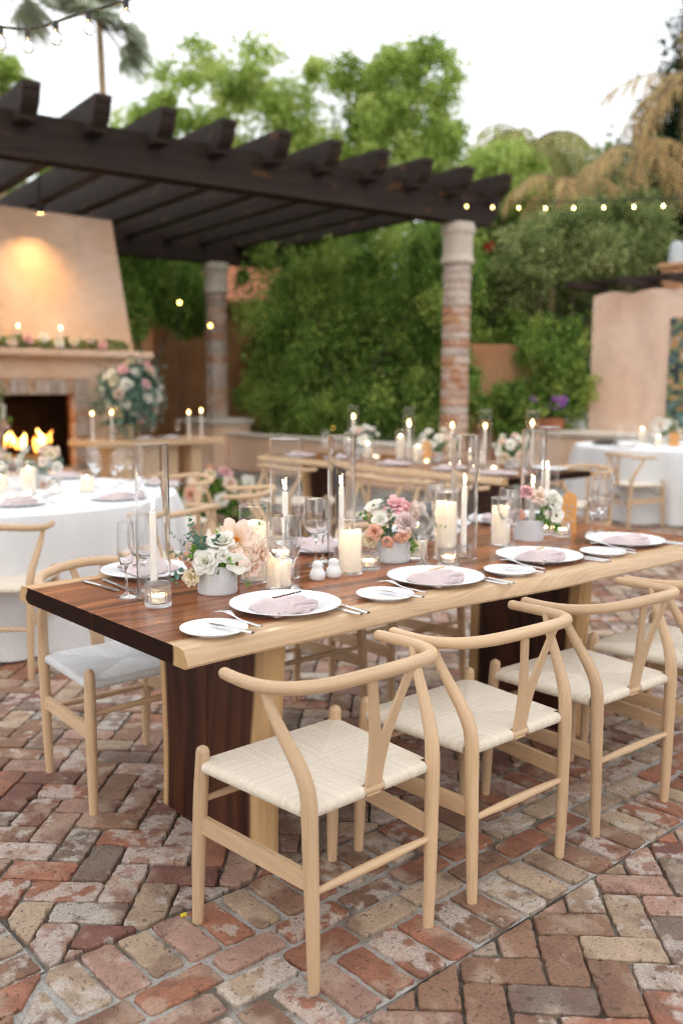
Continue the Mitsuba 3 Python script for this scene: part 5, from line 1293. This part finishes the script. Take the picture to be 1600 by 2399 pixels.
tree('leafy_tree', 'very dark tree rising at the right edge behind the wall', 'tree', [((17.5, 9.2, 4.6), (1.5, 1.5, 1.7), 1.2), ((19.0, 8.8, 6.6), (1.8, 1.6, 2.2), 1.4), ((17.0, 7.4, 3.6), (1.4, 1.4, 1.5), 1), ((18.2, 7.6, 5.2), (1.4, 1.4, 1.8), 1.2), ((21.0, 9.4, 9.0), (1.3, 1.3, 1.8), 1), ((18.6, 8.9, 6.9), (.8, .8, .55), .7), ((19.1, 8.6, 7.4), (.6, .6, .65), .6), ((17.9, 9.2, 6.0), (.55, .55, .55), .5), ((15.0, 6.6, 4.0), (.9, .9, .75), 1), ((16.3, 6.5, 5.2), (.6, .6, 1.0), .8), ((15.5, 6.8, 3.2), (1.2, 1.2, 1.2), 1), ((16.0, 5.4, 3.6), (1.2, 1.2, 1.5), 1), ((17.5, 5.6, 5.2), (1.4, 1.4, 1.6), 1)], 46000, .17, .10, 'm_dark_leaf', 109, base=(18.0, 8.2, 0), r0=.25, clump=.36, fill=.45, nclump=70)
tree('leafy_tree', 'small light green treetop at the left edge above the pergola', 'tree', [((7.2, 18.8, 7.9), (.6, .6, .55), 1), ((6.8, 19.0, 7.1), (.7, .6, .6), 1)], 3500, .18, .08, 'm_tree_bright', 110, base=(7.0, 18.9, 0), r0=.1)
tree('leafy_tree', 'far green trees filling the gap behind the pergola roof', 'tree', [((18.5, 21.0, 6.0), (3.2, 2.2, 2.6), 1), ((13.5, 22.5, 5.0), (3.4, 2.0, 2.4), 1), ((8.5, 22.5, 4.6), (3.0, 2.0, 2.2), 1), ((21.5, 15.0, 5.2), (2.6, 2.2, 2.2), 1)], 22000, .26, .13, 'm_olive', 111, base=(15, 21.5, 0), r0=.25, light=.12, clump=.35, fill=.3)
tree('leafy_tree', 'green bank of foliage behind the terracotta wall', 'tree', [((14.6, 11.6, 2.6), (1.6, 1.6, 1.6), 1), ((11.6, 12.2, 2.4), (1.8, 1.5, 1.6), 1), ((16.2, 9.4, 2.4), (1.5, 1.5, 1.5), 1)], 20000, .13, .07, 'm_hedge', 112, base=(13.8, 11.4, 0), r0=.12, light=.08, fill=.4)

tree('leafy_tree', 'olive tree in front of the tan palms, right of the column capital', 'tree', [((10.8, 6.9, 3.5), (.65, .65, .6), 1), ((11.3, 6.2, 3.35), (.65, .65, .55), 1), ((12.1, 6.1, 3.85), (.6, .6, .6), 1), ((10.6, 7.3, 3.0), (.5, .5, .45), .7), ((11.6, 7.0, 3.9), (.7, .7, .5), .8)], 15000, .085, .045, 'm_olive', 113, base=(11.2, 6.8, 0), r0=.07, clump=.36, fill=.35)
tree('leafy_tree', 'yellow green treetop between the pergola end and the palms', 'tree', [((12.2, 8.8, 5.1), (.8, .8, .6), 1), ((13.2, 9.6, 4.5), (.9, .9, .8), 1)], 7000, .12, .06, 'm_tree_bright', 114, base=(12.8, 9.2, 0), r0=.08, clump=.34, fill=.2)
tree('leafy_tree', 'soft green trees behind the tan palm fronds', 'tree', [((16.5, 9.3, 5.4), (1.5, 1.4, 1.1), 1), ((15.2, 8.0, 4.2), (1.3, 1.3, 1.0), 1), ((17.8, 11.0, 5.2), (1.4, 1.4, 1.3), 1)], 12000, .16, .08, 'm_olive', 115, base=(16.0, 9.0, 0), r0=.15, clump=.34, fill=.3)
tree('leafy_tree', 'green tree filling the gap between the chimney and the back column', 'tree', [((7.4, 12.6, 3.1), (.8, .7, .7), 1), ((6.3, 11.9, 2.7), (.55, .5, .8), .8), ((8.2, 12.9, 2.9), (.6, .6, .6), .6), ((5.9, 11.6, 1.3), (.45, .4, .6), .5)], 15000, .08, .05, 'm_hedge', 116, base=(7.0, 12.3, 0), r0=.08, clump=.36, fill=.35, light=.08, droop=.6)
tree('boundary_hedge', 'tall dark hedge closing the garden behind the trees', 'hedge', [((10.9, 10.3, 2.0), (.8, 2.6, 2.0), 1), ((12.5, 14.0, 2.2), (1.6, 1.8, 2.2), 1), ((16.5, 18.0, 3.0), (3, 1.5, 3), 1), ((20.0, 13.0, 3.0), (1.6, 3.4, 3.0), 1)], 34000, .15, .10, 'm_hedge', 117, clump=.42, fill=.6)
def feather_palm(name, label, base, top, fronds, L, mat, seed, droop=1.0, leaf=.34, r0=.06, tw=.016, el0=(.1, 1.1), az=None):
    r = np.random.default_rng(seed)
    k = thing(name, label, 'palm tree')
    base, top = np.array(base, float), np.array(top, float)
    add(k, 'trunk', S(tube(spline([base, (base + top) / 2 + [.05, .03, 0], top], 12), np.linspace(r0, r0 * .7, 12), 12), 'm_palm_bark'))
    V, F, U, at = [], [], [], 0
    ribs = []
    for i in range(fronds):
        a = (2 * np.pi * i * .618 if az is None else az[0] + (az[1] - az[0]) * r.random())
        el = el0[0] + (el0[1] - el0[0]) * r.random()
        l = L * (.75 + .4 * r.random())
        t = np.linspace(0, 1, 18)
        ang = el - droop * t * (1.2 + .5 * r.random())
        dx, dz = np.cos(ang), np.sin(ang)
        c = np.cumsum(np.c_[dx * math.cos(a), dx * math.sin(a), dz], 0) * l / 18 + top
        ribs.append(tube(c, np.linspace(.018, .004, 18), 5)[:2])
        side = np.array([-math.sin(a), math.cos(a), 0])
        m = 44
        tt = .12 + .88 * r.random(m * 2)
        p = np.stack([np.interp(tt, t, c[:, q]) for q in range(3)], 1)
        dirs = np.stack([np.interp(tt, t, np.gradient(c[:, q])) for q in range(3)], 1); dirs /= np.linalg.norm(dirs, axis=1, keepdims=True)
        sg_ = np.where(np.arange(m * 2) % 2, 1, -1)[:, None]
        ll = leaf * np.sin(np.pi * np.clip(tt, .1, .97))[:, None] ** .5 * (.7 + .5 * r.random((m * 2, 1)))
        d = side * sg_ * .7 + dirs * .55 + np.array([0, 0, -.55]) + .18 * r.normal(size=(m * 2, 3)); d /= np.linalg.norm(d, axis=1, keepdims=True)
        mid = p + d * ll * .5; tip = mid + (d * .7 + np.array([0, 0, -.7])) * ll * .5
        w = np.cross(d, r.normal(size=(m * 2, 3))); w = w / np.linalg.norm(w, axis=1, keepdims=True) * tw * .5
        q = np.stack([p - w * .6, p + w * .6, mid + w, mid - w, tip], 1).reshape(-1, 3)
        j = np.arange(m * 2)[:, None] * 5 + at
        V.append(q); F.append(np.vstack([j + [0, 1, 2], j + [0, 2, 3], j + [3, 2, 4]])); at += len(q)
        U.append(np.c_[np.repeat(np.clip(.45 + .2 * r.normal(size=m * 2) + .15 * r.normal(), 0, 1), 5), np.repeat(r.random(m * 2), 5)])
    add(k, 'crown', S((np.vstack(V), np.vstack(F), np.vstack(U)), mat, False))
    add(k, 'frond_ribs', S(cat(*ribs), 'm_bark', True), kind='stuff')
def fan_palm(name, label, base, top, n, R, seed, mat='m_frond_grey', el=(-.7, .9)):
    r = np.random.default_rng(seed)
    k = thing(name, label, 'palm tree')
    base, top = np.array(base, float), np.array(top, float)
    add(k, 'trunk', S(tube(spline([base, (base + top) / 2 + [.06, -.04, 0], top], 14), np.linspace(.075, .05, 14), 10), 'm_palm_bark'))
    V, F, U, st = [], [], [], []
    at = 0
    for i in range(n):
        a, e = 2.4 * i, el[0] + (el[1] - el[0]) * ((i * .618) % 1)
        d = np.array([math.cos(a) * math.cos(e), math.sin(a) * math.cos(e), math.sin(e)])
        s = np.array([-math.sin(a), math.cos(a), 0]); u = np.cross(d, s)
        hub = top + d * R * (.5 + .2 * r.random())
        st.append(tube(np.array([top, (top + hub) / 2 + [0, 0, .04], hub]), [.016, .012, .010], 5)[:2])
        for b in np.linspace(-1.35, 1.35, 26):
            l = R * (.62 + .12 * r.random()) * (1 - .18 * abs(b))
            q = d * math.cos(b) + s * math.sin(b)
            w = (s * math.cos(b) - d * math.sin(b)) * .020 + u * .010 * r.normal()
            m_, t_p = hub + q * l * .6, hub + q * l + np.array([0, 0, -.07 * R]) + .03 * r.normal(size=3)
            V += [hub, m_ + w, t_p, m_ - w]; F += [(at, at + 1, at + 2), (at, at + 2, at + 3)]; at += 4
            x = np.clip(.5 + .22 * r.normal(), 0, 1); U += [(x, .5)] * 4
    add(k, 'crown', S((np.array(V), np.array(F), np.array(U)), mat, False))
    add(k, 'leaf_stalks', S(cat(*st), 'm_bark', True), kind='stuff')
fan_palm('fan_palm', 'fan palm with grey green leaves and a thin trunk above the left pergola rafters', (6.0, 11.9, 0), (5.98, 11.7, 6.85), 26, .80, 201, el=(-.75, 1.35))
fan_palm('fan_palm', 'fan palm leaves hanging into the top left corner of the photo', (4.5, 12.1, 0), (4.35, 11.9, 7.15), 18, .95, 202, 'm_frond_grey', el=(-.7, 1.2))
feather_palm('feather_palm', 'palm with hanging tan fronds at the right edge', (13.6, 6.3, 0), (13.7, 6.0, 6.3), 13, 1.9, 'm_frond_tan', 203, 1.15, .50, el0=(-.1, 1.1))
feather_palm('feather_palm', 'palm with drooping tan fronds above the string lights', (12.9, 6.9, 0), (12.9, 6.6, 5.2), 10, 1.55, 'm_frond_tan', 204, 1.2, .46, el0=(-.2, .8))
feather_palm('feather_palm', 'lower palm with tan and green fronds behind the pergola end', (11.9, 7.7, 0), (12.0, 7.5, 4.75), 8, 1.3, 'm_frond_tan', 205, 1.2, .40, el0=(-.2, .7))
leafm('m_frond_gold', (.34, .38, .14), (.60, .60, .27), (.76, .71, .42), 1.0)
feather_palm('feather_palm', 'golden green palm with a wide soft crown against the sky right of the trees', (13.75, 9.45, 0), (13.73, 9.42, 5.95), 40, 1.5, 'm_frond_gold', 206, 1.45, .40, el0=(.0, 1.1))
feather_palm('feather_palm', 'small green palm among the shrubs right of the column', (11.3, 7.9, 0), (11.2, 7.8, 2.35), 22, .9, 'm_frond_green', 207, .9, .30, r0=.07, el0=(.1, 1.2))
feather_palm('feather_palm', 'low green palm at the foot of the hedge', (8.75, 7.9, 0), (8.75, 7.9, .35), 16, .8, 'm_frond_green', 208, 1.1, .28, r0=.05, el0=(.3, 1.3))
